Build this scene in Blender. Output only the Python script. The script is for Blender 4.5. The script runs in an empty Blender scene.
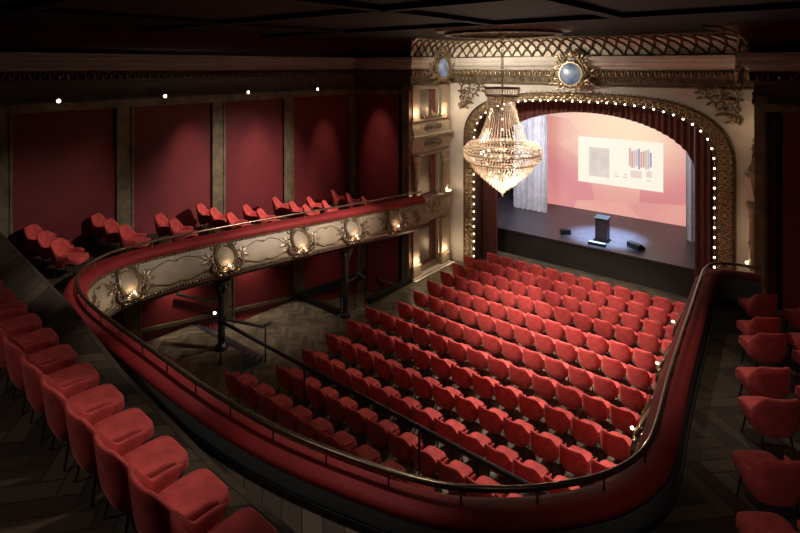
import bpy, bmesh, math, random
from mathutils import Vector, Matrix
random.seed(7)
PI = math.pi
C = bpy.context.scene.collection
CZ = 8.64
# ------------------------------------------------------------------ materials
def new_mat(name):
    m = bpy.data.materials.new(name); m.use_nodes = True
    nt = m.node_tree; b = nt.nodes['Principled BSDF']
    return m, nt, b
def mat(name, col, rough=0.6, metal=0.0, var=0.25, scale=6.0, sheen=0.0, bump=0.0, spec=0.5, bscale=None, detail=4.0):
    """procedural material: base colour modulated by object-space noise"""
    m, nt, b = new_mat(name)
    tc = nt.nodes.new('ShaderNodeTexCoord')
    n = nt.nodes.new('ShaderNodeTexNoise'); n.inputs['Scale'].default_value = scale; n.inputs['Detail'].default_value = detail
    nt.links.new(tc.outputs['Object'], n.inputs['Vector'])
    r = nt.nodes.new('ShaderNodeValToRGB')
    r.color_ramp.elements[0].position = 0.3; r.color_ramp.elements[1].position = 0.7
    lo = [c*(1-var) for c in col]; hi = [min(1, c*(1+var)) for c in col]
    r.color_ramp.elements[0].color = (*lo, 1); r.color_ramp.elements[1].color = (*hi, 1)
    nt.links.new(n.outputs['Fac'], r.inputs['Fac']); nt.links.new(r.outputs['Color'], b.inputs['Base Color'])
    b.inputs['Roughness'].default_value = rough; b.inputs['Metallic'].default_value = metal
    b.inputs['Specular IOR Level'].default_value = spec
    if sheen:
        b.inputs['Sheen Weight'].default_value = sheen; b.inputs['Sheen Roughness'].default_value = 0.4
        b.inputs['Sheen Tint'].default_value = (1.0, 0.30, 0.28, 1)
    if bump:
        bp = nt.nodes.new('ShaderNodeBump'); bp.inputs['Strength'].default_value = bump; bp.inputs['Distance'].default_value = 0.02
        n2 = nt.nodes.new('ShaderNodeTexNoise'); n2.inputs['Scale'].default_value = bscale or scale*6
        nt.links.new(tc.outputs['Object'], n2.inputs['Vector'])
        nt.links.new(n2.outputs['Fac'], bp.inputs['Height']); nt.links.new(bp.outputs['Normal'], b.inputs['Normal'])
    return m
def emis(name, col, st):
    m, nt, b = new_mat(name)
    b.inputs['Base Color'].default_value = (*[c*.05 for c in col], 1)
    b.inputs['Emission Color'].default_value = (*col, 1); b.inputs['Emission Strength'].default_value = st
    return m
def herringbone(name, w, n, dark, light, rough=0.45, ang=45):
    m, nt, b = new_mat(name)
    def M(op, a, c=None):
        nd = nt.nodes.new('ShaderNodeMath'); nd.operation = op
        for i, x in enumerate((a, c)):
            if x is None: continue
            if isinstance(x, (int, float)): nd.inputs[i].default_value = x
            else: nt.links.new(x, nd.inputs[i])
        return nd.outputs[0]
    tc = nt.nodes.new('ShaderNodeTexCoord')
    mp = nt.nodes.new('ShaderNodeMapping'); mp.inputs['Rotation'].default_value = (0, 0, math.radians(ang))
    mp.inputs['Scale'].default_value = (1/w, 1/w, 1/w); mp.inputs['Location'].default_value = (200, 200, 0)
    nt.links.new(tc.outputs['Object'], mp.inputs['Vector'])
    sx = nt.nodes.new('ShaderNodeSeparateXYZ'); nt.links.new(mp.outputs['Vector'], sx.inputs[0])
    x, y = sx.outputs[0], sx.outputs[1]
    i, j = M('FLOOR', x), M('FLOOR', y)
    k = M('FLOORED_MODULO', M('SUBTRACT', i, j), 2*n)
    hor = M('LESS_THAN', k, n-0.5)
    ver = M('SUBTRACT', 1, hor)
    i0 = M('SUBTRACT', i, k)                                  # start of a horizontal plank
    off = M('SUBTRACT', 2*n-1, k); j0 = M('SUBTRACT', j, off)  # start of a vertical plank
    uh = M('DIVIDE', M('SUBTRACT', x, i0), n); uv = M('DIVIDE', M('SUBTRACT', y, j0), n)
    u = M('ADD', M('MULTIPLY', uh, hor), M('MULTIPLY', uv, ver))
    v = M('ADD', M('MULTIPLY', M('FRACT', y), hor), M('MULTIPLY', M('FRACT', x), ver))
    idx = M('ADD', M('MULTIPLY', i0, hor), M('MULTIPLY', i, ver))
    idy = M('ADD', M('MULTIPLY', j, hor), M('MULTIPLY', j0, ver))
    cb = nt.nodes.new('ShaderNodeCombineXYZ')
    nt.links.new(idx, cb.inputs[0]); nt.links.new(idy, cb.inputs[1]); nt.links.new(hor, cb.inputs[2])
    wn = nt.nodes.new('ShaderNodeTexWhiteNoise'); wn.noise_dimensions = '3D'; nt.links.new(cb.outputs[0], wn.inputs['Vector'])
    # grain along the plank
    cg = nt.nodes.new('ShaderNodeCombineXYZ')
    nt.links.new(M('ADD', M('MULTIPLY', u, n*0.6), M('MULTIPLY', wn.outputs['Value'], 50)), cg.inputs[0]); nt.links.new(M('MULTIPLY', v, 6), cg.inputs[1])
    ns = nt.nodes.new('ShaderNodeTexNoise'); ns.inputs['Scale'].default_value = 1.5; ns.inputs['Detail'].default_value = 4
    nt.links.new(cg.outputs[0], ns.inputs['Vector'])
    fac = M('ADD', M('MULTIPLY', wn.outputs['Value'], 0.55), M('MULTIPLY', ns.outputs['Fac'], 0.45))
    r = nt.nodes.new('ShaderNodeValToRGB'); nt.links.new(fac, r.inputs['Fac'])
    r.color_ramp.elements[0].position = 0.15; r.color_ramp.elements[1].position = 0.85
    r.color_ramp.elements[0].color = (*dark, 1); r.color_ramp.elements[1].color = (*light, 1)
    # joints between planks
    e1 = M('MINIMUM', M('MULTIPLY', u, n), M('MULTIPLY', M('SUBTRACT', 1, u), n))
    e2 = M('MINIMUM', v, M('SUBTRACT', 1, v))
    edge = M('GREATER_THAN', M('MINIMUM', e1, e2), 0.035)
    mx = nt.nodes.new('ShaderNodeMix'); mx.data_type = 'RGBA'
    nt.links.new(edge, mx.inputs['Factor']); mx.inputs['A'].default_value = (*[c*0.6 for c in dark], 1)
    nt.links.new(r.outputs['Color'], mx.inputs['B'])
    nt.links.new(mx.outputs['Result'], b.inputs['Base Color'])
    b.inputs['Roughness'].default_value = rough; b.inputs['Specular IOR Level'].default_value = .25
    return m
VEL = mat('red_velvet', (0.50, 0.066, 0.058), 0.75, var=0.32, scale=5, sheen=0.30, bump=0.15, bscale=60, spec=0.25)
VEL2 = mat('parapet_velvet', (0.17, 0.011, 0.011), 0.65, var=0.15, scale=3, sheen=0.12, spec=0.2)
WALL = mat('dark_red_wall', (0.115, 0.010, 0.012), 0.62, var=0.12, scale=1.5, bump=0.05, spec=0.3)
OLIVE = mat('weathered_gilt_trim', (0.115, 0.085, 0.045), 0.6, metal=0.25, var=0.5, scale=3, detail=8)
PLASTER = mat('cream_plaster', (0.52, 0.475, 0.41), 0.65, var=0.10, scale=2)
STONE = mat('warm_stone', (0.30, 0.235, 0.16), 0.6, var=0.15, scale=4)
PANEL = mat('antique_cream_panel', (0.215, 0.163, 0.102), 0.55, var=0.2, scale=2.0, detail=6)
GOLD = mat('antique_gold', (0.36, 0.275, 0.175), 0.34, metal=0.85, var=0.4, scale=12)
DGOLD = mat('dark_gold', (0.15, 0.108, 0.065), 0.4, metal=0.7, var=0.4, scale=9)
BRASS = mat('aged_brass', (0.20, 0.15, 0.095), 0.28, metal=0.9, var=0.2, scale=8)
BROWN = mat('dark_brown_wood', (0.05, 0.035, 0.022), 0.5, var=0.3, scale=5)
BLACK = mat('black_metal', (0.012, 0.012, 0.013), 0.4, var=0.2, scale=5)
GREY = mat('dark_grey_skirting', (0.10, 0.105, 0.10), 0.55, var=0.1, scale=3)
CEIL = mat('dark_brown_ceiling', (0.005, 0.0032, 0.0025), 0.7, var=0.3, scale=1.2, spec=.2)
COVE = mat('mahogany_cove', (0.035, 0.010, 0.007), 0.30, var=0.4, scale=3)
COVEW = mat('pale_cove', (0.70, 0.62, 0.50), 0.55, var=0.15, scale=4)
CURT = mat('curtain_brown_red', (0.125, 0.038, 0.028), 0.8, var=0.2, scale=3, sheen=0.25)
DRAPE = mat('pale_drape', (0.52, 0.48, 0.50), 0.8, var=0.15, scale=3)
STAGE = mat('stage_floor_paint', (0.050, 0.038, 0.047), 0.42, var=0.2, scale=3)
STFRONT = mat('stage_front_black', (0.034, 0.026, 0.023), 0.6, var=0.2, scale=2)
VOID = mat('stage_black', (0.012, 0.010, 0.011), 0.9, var=0.1)
DARKWALL = mat('dark_rear_wall', (0.03, 0.006, 0.006), 0.8, var=0.1)
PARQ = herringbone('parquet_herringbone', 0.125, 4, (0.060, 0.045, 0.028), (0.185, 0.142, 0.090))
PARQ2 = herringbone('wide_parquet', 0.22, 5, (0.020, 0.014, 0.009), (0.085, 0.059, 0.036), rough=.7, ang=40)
PARQ3 = PARQ2
BULB = emis('warm_bulb', (1.0, 0.80, 0.52), 9)
LAMP = emis('lamp_lens', (1.0, 0.82, 0.60), 10)
CBULB = emis('chandelier_bulb', (1.0, 0.86, 0.62), 3.5)
def crystal():
    m, nt, b = new_mat('cut_crystal')
    b.inputs['Base Color'].default_value = (0.95, 0.88, 0.78, 1); b.inputs['Roughness'].default_value = 0.08
    n = nt.nodes.new('ShaderNodeTexNoise'); n.inputs['Scale'].default_value = 30
    tc = nt.nodes.new('ShaderNodeTexCoord'); nt.links.new(tc.outputs['Object'], n.inputs['Vector'])
    tr = nt.nodes.new('ShaderNodeBsdfTransparent'); tr.inputs[0].default_value = (.97, .93, .88, 1)
    tl = nt.nodes.new('ShaderNodeBsdfTranslucent'); tl.inputs[0].default_value = (.8, .70, .58, 1)
    gl = nt.nodes.new('ShaderNodeBsdfGlossy'); gl.inputs['Roughness'].default_value = 0.12; gl.inputs[0].default_value = (.8, .72, .62, 1)
    m1 = nt.nodes.new('ShaderNodeMixShader'); m1.inputs[0].default_value = 0.55
    nt.links.new(tl.outputs[0], m1.inputs[1]); nt.links.new(gl.outputs[0], m1.inputs[2])
    m2 = nt.nodes.new('ShaderNodeMixShader')
    r = nt.nodes.new('ShaderNodeMapRange'); r.inputs['To Min'].default_value = 0.45; r.inputs['To Max'].default_value = 0.85
    nt.links.new(n.outputs['Fac'], r.inputs['Value']); nt.links.new(r.outputs[0], m2.inputs[0])
    nt.links.new(tr.outputs[0], m2.inputs[1]); nt.links.new(m1.outputs[0], m2.inputs[2])
    nt.links.new(m2.outputs[0], nt.nodes['Material Output'].inputs['Surface'])
    return m
CRYS = crystal()
# ------------------------------------------------------------------ mesh helpers
ORIGIN = {}
def tag(o, label=None, cat=None, group=None, kind=None):
    if label: o['label'] = label
    if cat: o['category'] = cat
    if group: o['group'] = group
    if kind: o['kind'] = kind
    return o
def empty(name, loc, label=None, cat=None, group=None, rz=0):
    o = bpy.data.objects.new(name, None); C.objects.link(o); o.location = loc; o.rotation_euler[2] = rz
    o.empty_display_size = 0.2
    ORIGIN[o.name] = Vector(loc)
    return tag(o, label, cat, group)
class MB:
    def __init__(s): s.v = []; s.f = []
    def add(s, vs, fs):
        k = len(s.v); s.v += [Vector(p) for p in vs]; s.f += [tuple(i+k for i in f) for f in fs]
    def box(s, c, d, rz=0, R=None):
        c = Vector(c); R = R or Matrix.Rotation(rz, 3, 'Z')
        vs = [c + R @ Vector((sx*d[0]/2, sy*d[1]/2, sz*d[2]/2)) for sx in (-1, 1) for sy in (-1, 1) for sz in (-1, 1)]
        s.add(vs, [(0, 1, 3, 2), (4, 6, 7, 5), (0, 4, 5, 1), (2, 3, 7, 6), (0, 2, 6, 4), (1, 5, 7, 3)])
    def box2(s, a, b):
        s.box([(a[i]+b[i])/2 for i in range(3)], [abs(b[i]-a[i]) for i in range(3)])
    def tube(s, pts, r, n=8, closed=False):
        pts = [Vector(p) for p in pts]; m = len(pts)
        rs = r if isinstance(r, (list, tuple)) else [r]*m
        up = None; rings = []
        for i, p in enumerate(pts):
            a = pts[i-1] if (i > 0 or closed) else p; b = pts[(i+1) % m] if (i < m-1 or closed) else p
            t = (b-a)
            if t.length < 1e-9: t = Vector((0, 0, 1))
            t.normalize()
            if up is None:
                up = Vector((0, 0, 1)) if abs(t.z) < 0.9 else Vector((1, 0, 0))
            x = up - t*up.dot(t)
            if x.length < 1e-6: x = t.orthogonal()
            x.normalize(); up = x; y = t.cross(x)
            rings.append([p + (x*math.cos(2*PI*q/n) + y*math.sin(2*PI*q/n))*rs[i] for q in range(n)])
        vs = [q for ring in rings for q in ring]; fs = []
        for i in range(m if closed else m-1):
            i2 = (i+1) % m
            for q in range(n):
                fs.append((i*n+q, i*n+(q+1) % n, i2*n+(q+1) % n, i2*n+q))
        if not closed:
            fs.append(tuple(range(n))[::-1]); fs.append(tuple((m-1)*n+q for q in range(n)))
        s.add(vs, fs)
    def grid(s, P, closed_u=False, closed_v=False, caps=False):
        """P: rows of points"""
        nu, nv = len(P), len(P[0]); fs = []
        for i in range(nu if closed_u else nu-1):
            for j in range(nv if closed_v else nv-1):
                a, b = i, (i+1) % nu; c, d = j, (j+1) % nv
                fs.append((a*nv+c, a*nv+d, b*nv+d, b*nv+c))
        if caps and closed_v:
            fs.append(tuple(range(nv))); fs.append(tuple((nu-1)*nv+j for j in range(nv))[::-1])
        s.add([p for row in P for p in row], fs)
    def lathe(s, prof, c=(0, 0, 0), n=24, a0=0.0):
        c = Vector(c)
        P = [[c + Vector((r*math.cos(a0+2*PI*q/n), r*math.sin(a0+2*PI*q/n), z)) for q in range(n)] for r, z in prof]
        s.grid(P, closed_v=True, caps=True)
    def ball(s, c, r, nu=10, nv=6, M=None):
        c = Vector(c); rr = r if isinstance(r, (tuple, list)) else (r, r, r); vs = []; fs = []
        for j in range(1, nv):
            th = PI*j/nv
            for i in range(nu):
                ph = 2*PI*i/nu
                vs.append(Vector((rr[0]*math.sin(th)*math.cos(ph), rr[1]*math.sin(th)*math.sin(ph), rr[2]*math.cos(th))))
        vs += [Vector((0, 0, rr[2])), Vector((0, 0, -rr[2]))]
        for j in range(nv-2):
            for i in range(nu):
                fs.append((j*nu+i, (j+1)*nu+i, (j+1)*nu+(i+1) % nu, j*nu+(i+1) % nu))
        t = (nv-1)*nu
        for i in range(nu):
            fs.append((t, i, (i+1) % nu)); fs.append((t+1, (nv-2)*nu+(i+1) % nu, (nv-2)*nu+i))
        if M: vs = [M @ q for q in vs]
        s.add([c+q for q in vs], fs)
    def octa(s, c, r, h=None):
        c = Vector(c); h = h or r
        s.add([c+Vector(p) for p in ((r, 0, 0), (0, r, 0), (-r, 0, 0), (0, -r, 0), (0, 0, h), (0, 0, -h))],
              [(0, 1, 4), (1, 2, 4), (2, 3, 4), (3, 0, 4), (1, 0, 5), (2, 1, 5), (3, 2, 5), (0, 3, 5)])
    def build(s, name, m, parent=None, ang=40, kind=None, label=None, cat=None, group=None, recalc=True, smooth=True, local=False):
        me = bpy.data.meshes.new(name)
        off = Vector((0, 0, 0))
        if not local:
            if parent is not None: off = ORIGIN[parent.name]
            elif kind != 'structure' and s.v:
                lo = Vector([min(v[i] for v in s.v) for i in range(3)]); hi = Vector([max(v[i] for v in s.v) for i in range(3)])
                off = Vector(((lo.x+hi.x)/2, (lo.y+hi.y)/2, lo.z))
        me.from_pydata([v-off for v in s.v], [], s.f)
        if recalc:
            bm = bmesh.new(); bm.from_mesh(me); bmesh.ops.recalc_face_normals(bm, faces=bm.faces); bm.to_mesh(me); bm.free()
        me.materials.append(m)
        if smooth:
            me.polygons.foreach_set('use_smooth', [True]*len(me.polygons)); me.set_sharp_from_angle(angle=math.radians(ang))
        o = bpy.data.objects.new(name, me); C.objects.link(o)
        if parent is not None:
            o.parent = parent; ORIGIN[o.name] = off if not local else Vector((0, 0, 0))
        else:
            o.location = off; ORIGIN[o.name] = off
        return tag(o, label, cat, group, kind)
def S(name, mb, m, **k): return mb.build(name, m, kind='structure', **k)
def children_of(o): return [c for c in bpy.data.objects if c.parent == o]
def lerp(a, b, t): return a+(b-a)*t
def sstep(t): t = max(0, min(1, t)); return t*t*(3-2*t)
ORD = ['first', 'second', 'third', 'fourth', 'fifth', 'sixth', 'seventh', 'eighth', 'ninth', 'tenth', 'eleventh', 'twelfth',
       'thirteenth', 'fourteenth', 'fifteenth', 'sixteenth']
# ornament helpers, in a plane (u along, v up, w out) mapped by fn
def spiral(cu, cv, r0, turns, a0, sgn=1, n=18, rin=0.12):
    return [(cu + r0*(1-(1-rin)*q/(n-1))*math.cos(a0+sgn*2*PI*turns*q/(n-1)), cv + r0*(1-(1-rin)*q/(n-1))*math.sin(a0+sgn*2*PI*turns*q/(n-1))) for q in range(n)]
def orn_tube(mb, fn, pts, r0, r1=None, w=0.02, n=5):
    m = len(pts); r1 = r0 if r1 is None else r1
    mb.tube([fn(p[0], p[1], w) for p in pts], [lerp(r0, r1, i/(m-1)) for i in range(m)], n)
def orn_leaf(mb, fn, u, v, ang, ln, wd, w=0.02, th=0.025):
    o = fn(u, v, w); e = 1e-3
    du = (fn(u+e, v, w)-o)/e; dv = (fn(u, v+e, w)-o)/e
    X = du*math.cos(ang)+dv*math.sin(ang); Y = -du*math.sin(ang)+dv*math.cos(ang); X.normalize(); Y.normalize(); Z = X.cross(Y)
    M = Matrix((X, Y, Z)).transposed()
    mb.ball(fn(u+math.cos(ang)*ln/2, v+math.sin(ang)*ln/2, w), (ln/2, wd/2, th), 7, 5, M)
def scroll_foliage(mb, fn, u, v, sc, sx=1, sv=1, w=0.02):
    """a C scroll with side leaves"""
    f2 = lambda a, b, c: fn(u+sx*a*sc, v+sv*b*sc, c)
    orn_tube(mb, f2, spiral(0.28, 0.10, 0.26, 1.3, PI, -1), 0.034*sc+.004, 0.012, w)
    orn_tube(mb, f2, [(0.02, 0.1), (-0.02, -0.1), (0.08, -0.3), (0.25, -0.38)], 0.03*sc+.004, 0.012, w)
    orn_tube(mb, f2, spiral(0.32, -0.26, 0.13, 1.1, -PI/2, 1, 12), 0.022*sc+.003, 0.01, w)
    for a, b, an, ln in ((0.0, 0.2, 2.2, .22), (0.0, 0.0, 3.4, .2), (0.05, -0.2, 3.9, .2), (0.45, 0.3, 0.6, .25), (0.5, 0.1, -0.2, .22), (.25, .35, 1.5, .2), (.42, -.3, -.4, .2)):
        orn_leaf(mb, f2, a, b, an, ln, .09, w, .03*sc)
# ------------------------------------------------------------------ hall dimensions
XL, XR, YB = -16.2, 1.3, -1.6          # left wall, right wall, rear wall
YR = 16.9                              # return walls beside the boxes
XBL, XBR, YP = -13.55, -1.10, 20.05    # walls behind the boxes, proscenium wall
BOXF = 0.45                            # box fronts stand this far off those walls
ZC, ZCEIL = 8.98, 9.72
ST_Y, ST_Z = 22.3, 1.1                 # stage front and height
def OFF(p):
    return [(XL+p, YB), (XL+p, YR-p), (-13.1+p, YR-p), (-13.1+p, YP-p), (-1.55-p, YP-p), (-1.55-p, YR-p), (XR-p, YR-p), (XR-p, YB)]
def sweep_cornice(mb, prof, i0=0, i1=7):
    mb.grid([[Vector((*OFF(p)[i], z)) for i in range(i0, i1+1)] for p, z in prof])
# ------------------------------------------------------------------ the room shell
mb = MB(); mb.box2((-15.55, 8.3, -.3), (XR, 13.05, 0)); mb.box2((-13.1, 13.05, -.3), (XR, ST_Y, 0)); S('floor', mb, PARQ)
mb = MB()   # sunken exit landing at the left
mb.grid([[(-15.6, 13.05, -.42), (-13.1, 13.05, -.42)], [(-15.6, YR, -1.0), (-13.1, YR, -1.0)]]); S('floor_landing', mb, PARQ)
mb = MB(); mb.box2((-13.1, 13.05, -1.1), (-13.06, YR, -.02)); mb.box2((-15.55, 13.03, -1.1), (-13.1, 13.06, -.02)); S('trim_landing_riser', mb, STFRONT)
mb = MB(); mb.box2((-15.5, YB, -.2), (XR, 8.2, .6)); mb.box2((-15.5, 8.19, -.2), (-12.82, 8.85, .6)); S('floor_rear_platform', mb, PARQ)
mb = MB(); mb.box2((XL-.2, YB, 3.0), (XL, YR, 10.2)); S('wall_left', mb, WALL)
mb = MB(); mb.box2((XL-.2, YB, -1.2), (-15.5, YR, 2.55)); S('wall_left_lower', mb, WALL)
mb = MB(); mb.box2((XR, YB, -.3), (XR+.2, YR, 10.2)); S('wall_right', mb, WALL)
mb = MB(); mb.box2((XL-.2, YB-.2, -.3), (XR+.2, YB, 10.2)); S('wall_rear', mb, DARKWALL)
mb = MB(); mb.box2((XL, YR, -1.2), (-13.1, YR+.15, 10.2)); S('wall_return_left', mb, WALL)
mb = MB(); mb.box2((-1.55, YR, -.3), (XR, YR+.15, 10.2)); S('wall_return_right', mb, WALL)
mb = MB(); mb.box2((XBL-.15, YR, -.3), (XBL, YP, 10.2)); S('wall_box_left', mb, STONE)
mb = MB(); mb.box2((XBR, YR, -.3), (XBR+.15, YP, 10.2)); S('wall_box_right', mb, STONE)
# proscenium wall with its arched opening
ACX, AHW, ASP, AZT = -7.43, 4.48, 5.2, 7.27
def arch_raw(t, hw, zt):
    """t 0..1 from left foot over the top to right foot"""
    L1 = ASP; L2 = 12.0; T = 2*L1+L2; d = t*T
    if d < L1: return (ACX-hw, d)
    if d > L1+L2: return (ACX+hw, T-d)
    th = PI*(1-(d-L1)/L2); c, s_ = math.cos(th), math.sin(th); n = 3.0
    k = (abs(c)**n+abs(s_)**n)**(-1/n)
    return (ACX+hw*c*k, ASP+(zt-ASP)*s_*k)
LUT = {}
def arch_pt(t, hw, zt):
    """the arch by length along its curve"""
    k = (hw, zt)
    if k not in LUT:
        P = [Vector(arch_raw(i/800, hw, zt)) for i in range(801)]; c = [0]
        for a, b in zip(P, P[1:]): c.append(c[-1]+(b-a).length)
        LUT[k] = (P, c)
    P, c = LUT[k]; d = max(0, min(1, t))*c[-1]; lo, hi = 0, 800
    while hi-lo > 1:
        m_ = (lo+hi)//2
        if c[m_] <= d: lo = m_
        else: hi = m_
    q = P[lo].lerp(P[hi], (d-c[lo])/max(1e-9, c[hi]-c[lo])); return (q.x, q.y)
OHW, OZT = 5.10, 7.62
N = 120
inner = [arch_pt(i/N, OHW, OZT) for i in range(N+1)]
outer = []
for x, z in inner:
    if z < ASP: outer.append((XBL if x < ACX else XBR, z))
    else:
        a = math.atan2(z-ASP, (x-ACX)*0.6)
        dx, dz = math.cos(a)/0.6, math.sin(a)
        tx = ((XBR if dx > 0 else XBL)-ACX)/dx if abs(dx) > 1e-6 else 1e9; tz = (9.9-ASP)/dz if dz > 1e-6 else 1e9
        t = min(tx, tz); outer.append((ACX+dx*t, ASP+dz*t))
mb = MB()
mb.grid([[(x, YP, z) for x, z in inner], [(x, YP, z) for x, z in outer]])
mb.grid([[(x, YP, z) for x, z in inner], [(x, YP+.35, z) for x, z in inner]])
S('wall_proscenium', mb, PLASTER)
# ceiling with shallow beams
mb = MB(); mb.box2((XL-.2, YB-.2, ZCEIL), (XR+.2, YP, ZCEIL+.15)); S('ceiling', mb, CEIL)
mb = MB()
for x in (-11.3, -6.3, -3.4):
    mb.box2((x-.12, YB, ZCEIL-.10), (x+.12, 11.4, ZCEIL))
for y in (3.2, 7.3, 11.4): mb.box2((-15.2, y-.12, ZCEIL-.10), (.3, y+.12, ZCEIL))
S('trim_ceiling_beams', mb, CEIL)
# cornice, frieze and cove right round the hall
CORN = [(0, 8.50), (.10, 8.52), (.14, 8.60), (.26, 8.66), (.30, 8.74), (.30, 8.78), (.36, 8.80), (.40, 8.88), (.40, 8.94), (.42, 8.95), (.42, 8.99), (0, 8.99)]
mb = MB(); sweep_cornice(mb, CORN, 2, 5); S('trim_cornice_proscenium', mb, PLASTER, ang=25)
mb = MB(); sweep_cornice(mb, CORN, 0, 2); sweep_cornice(mb, CORN, 5, 7); S('trim_cornice_sides', mb, mat('plaster_shaded', (.19, .17, .145), .7, var=.12, scale=2), ang=25)  # cornice plaster again, its colour darkened to stand for the dim side walls
def leaf_band(mb, i0, i1, p, z, step, h):
    pts = OFF(p)
    for i in range(i0, i1):
        a, b = Vector(pts[i]), Vector(pts[i+1]); L = (b-a).length; n = max(1, int(L/step)); t = (b-a)/L; nr = Vector((t.y, -t.x))
        ctr = Vector((-7.4, 8))
        if (ctr-a).dot(nr) < 0: nr = -nr
        fn = lambda u, v, w: Vector((a.x+t.x*u+nr.x*w, a.y+t.y*u+nr.y*w, z+v))
        for k in range(n):
            u = (k+.5)*L/n
            if i in (0, 6) and a.y+t.y*u < 3: continue
            orn_leaf(mb, fn, u, -h*.5, PI/2+.25, h, step*.42, .03, .05)
            orn_leaf(mb, fn, u+step*.45, h*.5, -PI/2-.3, h*.8, step*.3, .015, .04)
            mb.ball(fn(u+step*.5, h*.45, .04), .028, 6, 4)
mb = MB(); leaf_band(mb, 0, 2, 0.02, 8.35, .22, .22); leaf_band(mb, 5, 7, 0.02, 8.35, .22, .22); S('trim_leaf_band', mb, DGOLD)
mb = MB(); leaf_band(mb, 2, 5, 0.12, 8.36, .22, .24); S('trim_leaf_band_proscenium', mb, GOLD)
mb = MB(); sweep_cornice(mb, [(0, 7.62), (.05, 7.62), (.07, 7.72), (.03, 7.78), (.02, 8.18), (.08, 8.22), (.08, 8.27), (0, 8.27)], 0, 2); sweep_cornice(mb, [(0, 7.62), (.05, 7.62), (.07, 7.72), (.03, 7.78), (.02, 8.18), (.08, 8.22), (.08, 8.27), (0, 8.27)], 5, 7)
S('trim_frieze_sides', mb, BROWN)
mb = MB(); sweep_cornice(mb, [(0, 7.88), (.05, 7.88), (.06, 7.93), (.02, 7.96), (.02, 8.20), (.10, 8.23), (.10, 8.48), (0, 8.48)], 2, 5); S('trim_frieze_proscenium', mb, OLIVE)
mb = MB()
for k in range(30):
    u0 = -12.7+k*.36
    fn = lambda u, v, w: Vector((u, YP-.02-w, 8.08+v))
    orn_tube(mb, fn, spiral(u0, 0, .11, 1.2, 0 if k % 2 else PI, 1 if k % 2 else -1, 12), .022, .010, .03)
    orn_leaf(mb, fn, u0+.12, -.08, PI/2, .17, .07, .03)
S('trim_frieze_scrolls', mb, DGOLD)
def cove_pt(i, f, t):
    a = t*PI/2; p = .06+.95*(1-math.cos(a)); z = ZC+(ZCEIL-ZC)*math.sin(a)
    P = OFF(p); A, B = Vector(P[i]), Vector(P[i+1]); q = A.lerp(B, f)
    return Vector((q.x, q.y, z))
def cove(mb, segs):
    for i in segs: mb.grid([[cove_pt(i, f/12, t/10) for f in range(13)] for t in range(11)])
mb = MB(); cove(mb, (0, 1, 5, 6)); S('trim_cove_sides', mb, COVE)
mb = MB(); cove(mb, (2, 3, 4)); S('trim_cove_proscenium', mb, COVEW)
mb = MB()   # gilded scallop lattice on the proscenium cove
for i, ncell in ((2, 7), (3, 26), (4, 7)):
    rows = 4
    def cp(f, t, w=.02):
        q = cove_pt(i, min(1, max(0, f)), min(1, max(0, t))); q2 = cove_pt(i, min(1, max(0, f)), min(1, max(0, t+.02))); t2 = cove_pt(i, min(1, max(0, f+.01)), min(1, max(0, t)))
        nn = (q2-q).cross(t2-q)
        if nn.length > 1e-9: nn.normalize()
        if nn.z > 0: nn = -nn
        return q + nn*w
    for r in range(rows+1):
        for k in range(ncell):
            o = .5 if r % 2 else 0
            pts = []
            for q in range(9):
                x = q/8; pts.append(((k+o+x)/ncell, (r-1+1.15*math.sin(PI*x)**.8)/rows))
            pts = [p for p in pts if 0 <= p[0] <= 1 and 0 <= p[1] <= 1]
            if len(pts) > 1: mb.tube([cp(*p) for p in pts], .042, 5)
            if r > 0: mb.ball(cp((k+o)/ncell, min(1, r/rows-.18), .03), .075, 7, 5)
    mb.tube([cove_pt(i, f/10, 1.0) for f in range(11)], .06, 6); mb.tube([cove_pt(i, f/10, 0.02) for f in range(11)], .05, 6)
S('trim_cove_lattice', mb, DGOLD)
# beam and pilasters of the left and right walls
def wall_trim(x, sx):
    mb = MB(); mb.box2((x, YB, 7.46), (x+sx*.14, YR, 7.66)); mb.box2((x, YB, 7.42), (x+sx*.10, YR, 7.46)); return mb
S('trim_beam_left', wall_trim(XL, 1), OLIVE); S('trim_beam_right', wall_trim(XR, -1), OLIVE)
mb = MB(); mb.box2((XL, YR-.14, 7.46), (-13.2, YR, 7.66)); mb.box2((-1.45, YR-.14, 7.46), (XR, YR, 7.66)); S('trim_beam_return', mb, OLIVE)
PIL = [(3.9, 4.35), (6.88, 7.37), (9.96, 10.45), (12.97, 13.43), (16.5, 16.9)]
for k, (a, b) in enumerate(PIL):
    mb = MB(); mb.box2((XL, a, 3.0), (XL+.07, b, 7.5))
    mb.box2((XL+.07, a, 3.0), (XL+.10, a+.07, 7.42)); mb.box2((XL+.07, b-.07, 3.0), (XL+.10, b, 7.42))
    S('trim_pilaster_left', mb, OLIVE)
    if k:
        mb = MB(); mb.box2((-15.5, a-.1, -.3 if k < 4 else -.9), (-15.44, b-.1, 2.5)); mb.box2((-15.44, a-.1, 0), (-15.41, a-.04, 2.5)); mb.box2((-15.44, b-.16, 0), (-15.41, b-.1, 2.5))
        S('trim_pilaster_lower', mb, OLIVE)
mb = MB(); mb.box2((-13.45, YR-.1, -.9), (-13.1, YR, 7.85)); mb.box2((-13.40, YR-.13, -.9), (-13.34, YR-.1, 7.8)); S('trim_corner_pilaster_left', mb, OLIVE)
mb = MB(); mb.box2((-1.55, YR-.1, 0), (-1.25, YR, 7.85)); mb.box2((-1.36, YR-.13, 0), (-1.31, YR-.1, 7.8)); S('trim_corner_pilaster_right', mb, OLIVE)
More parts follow.
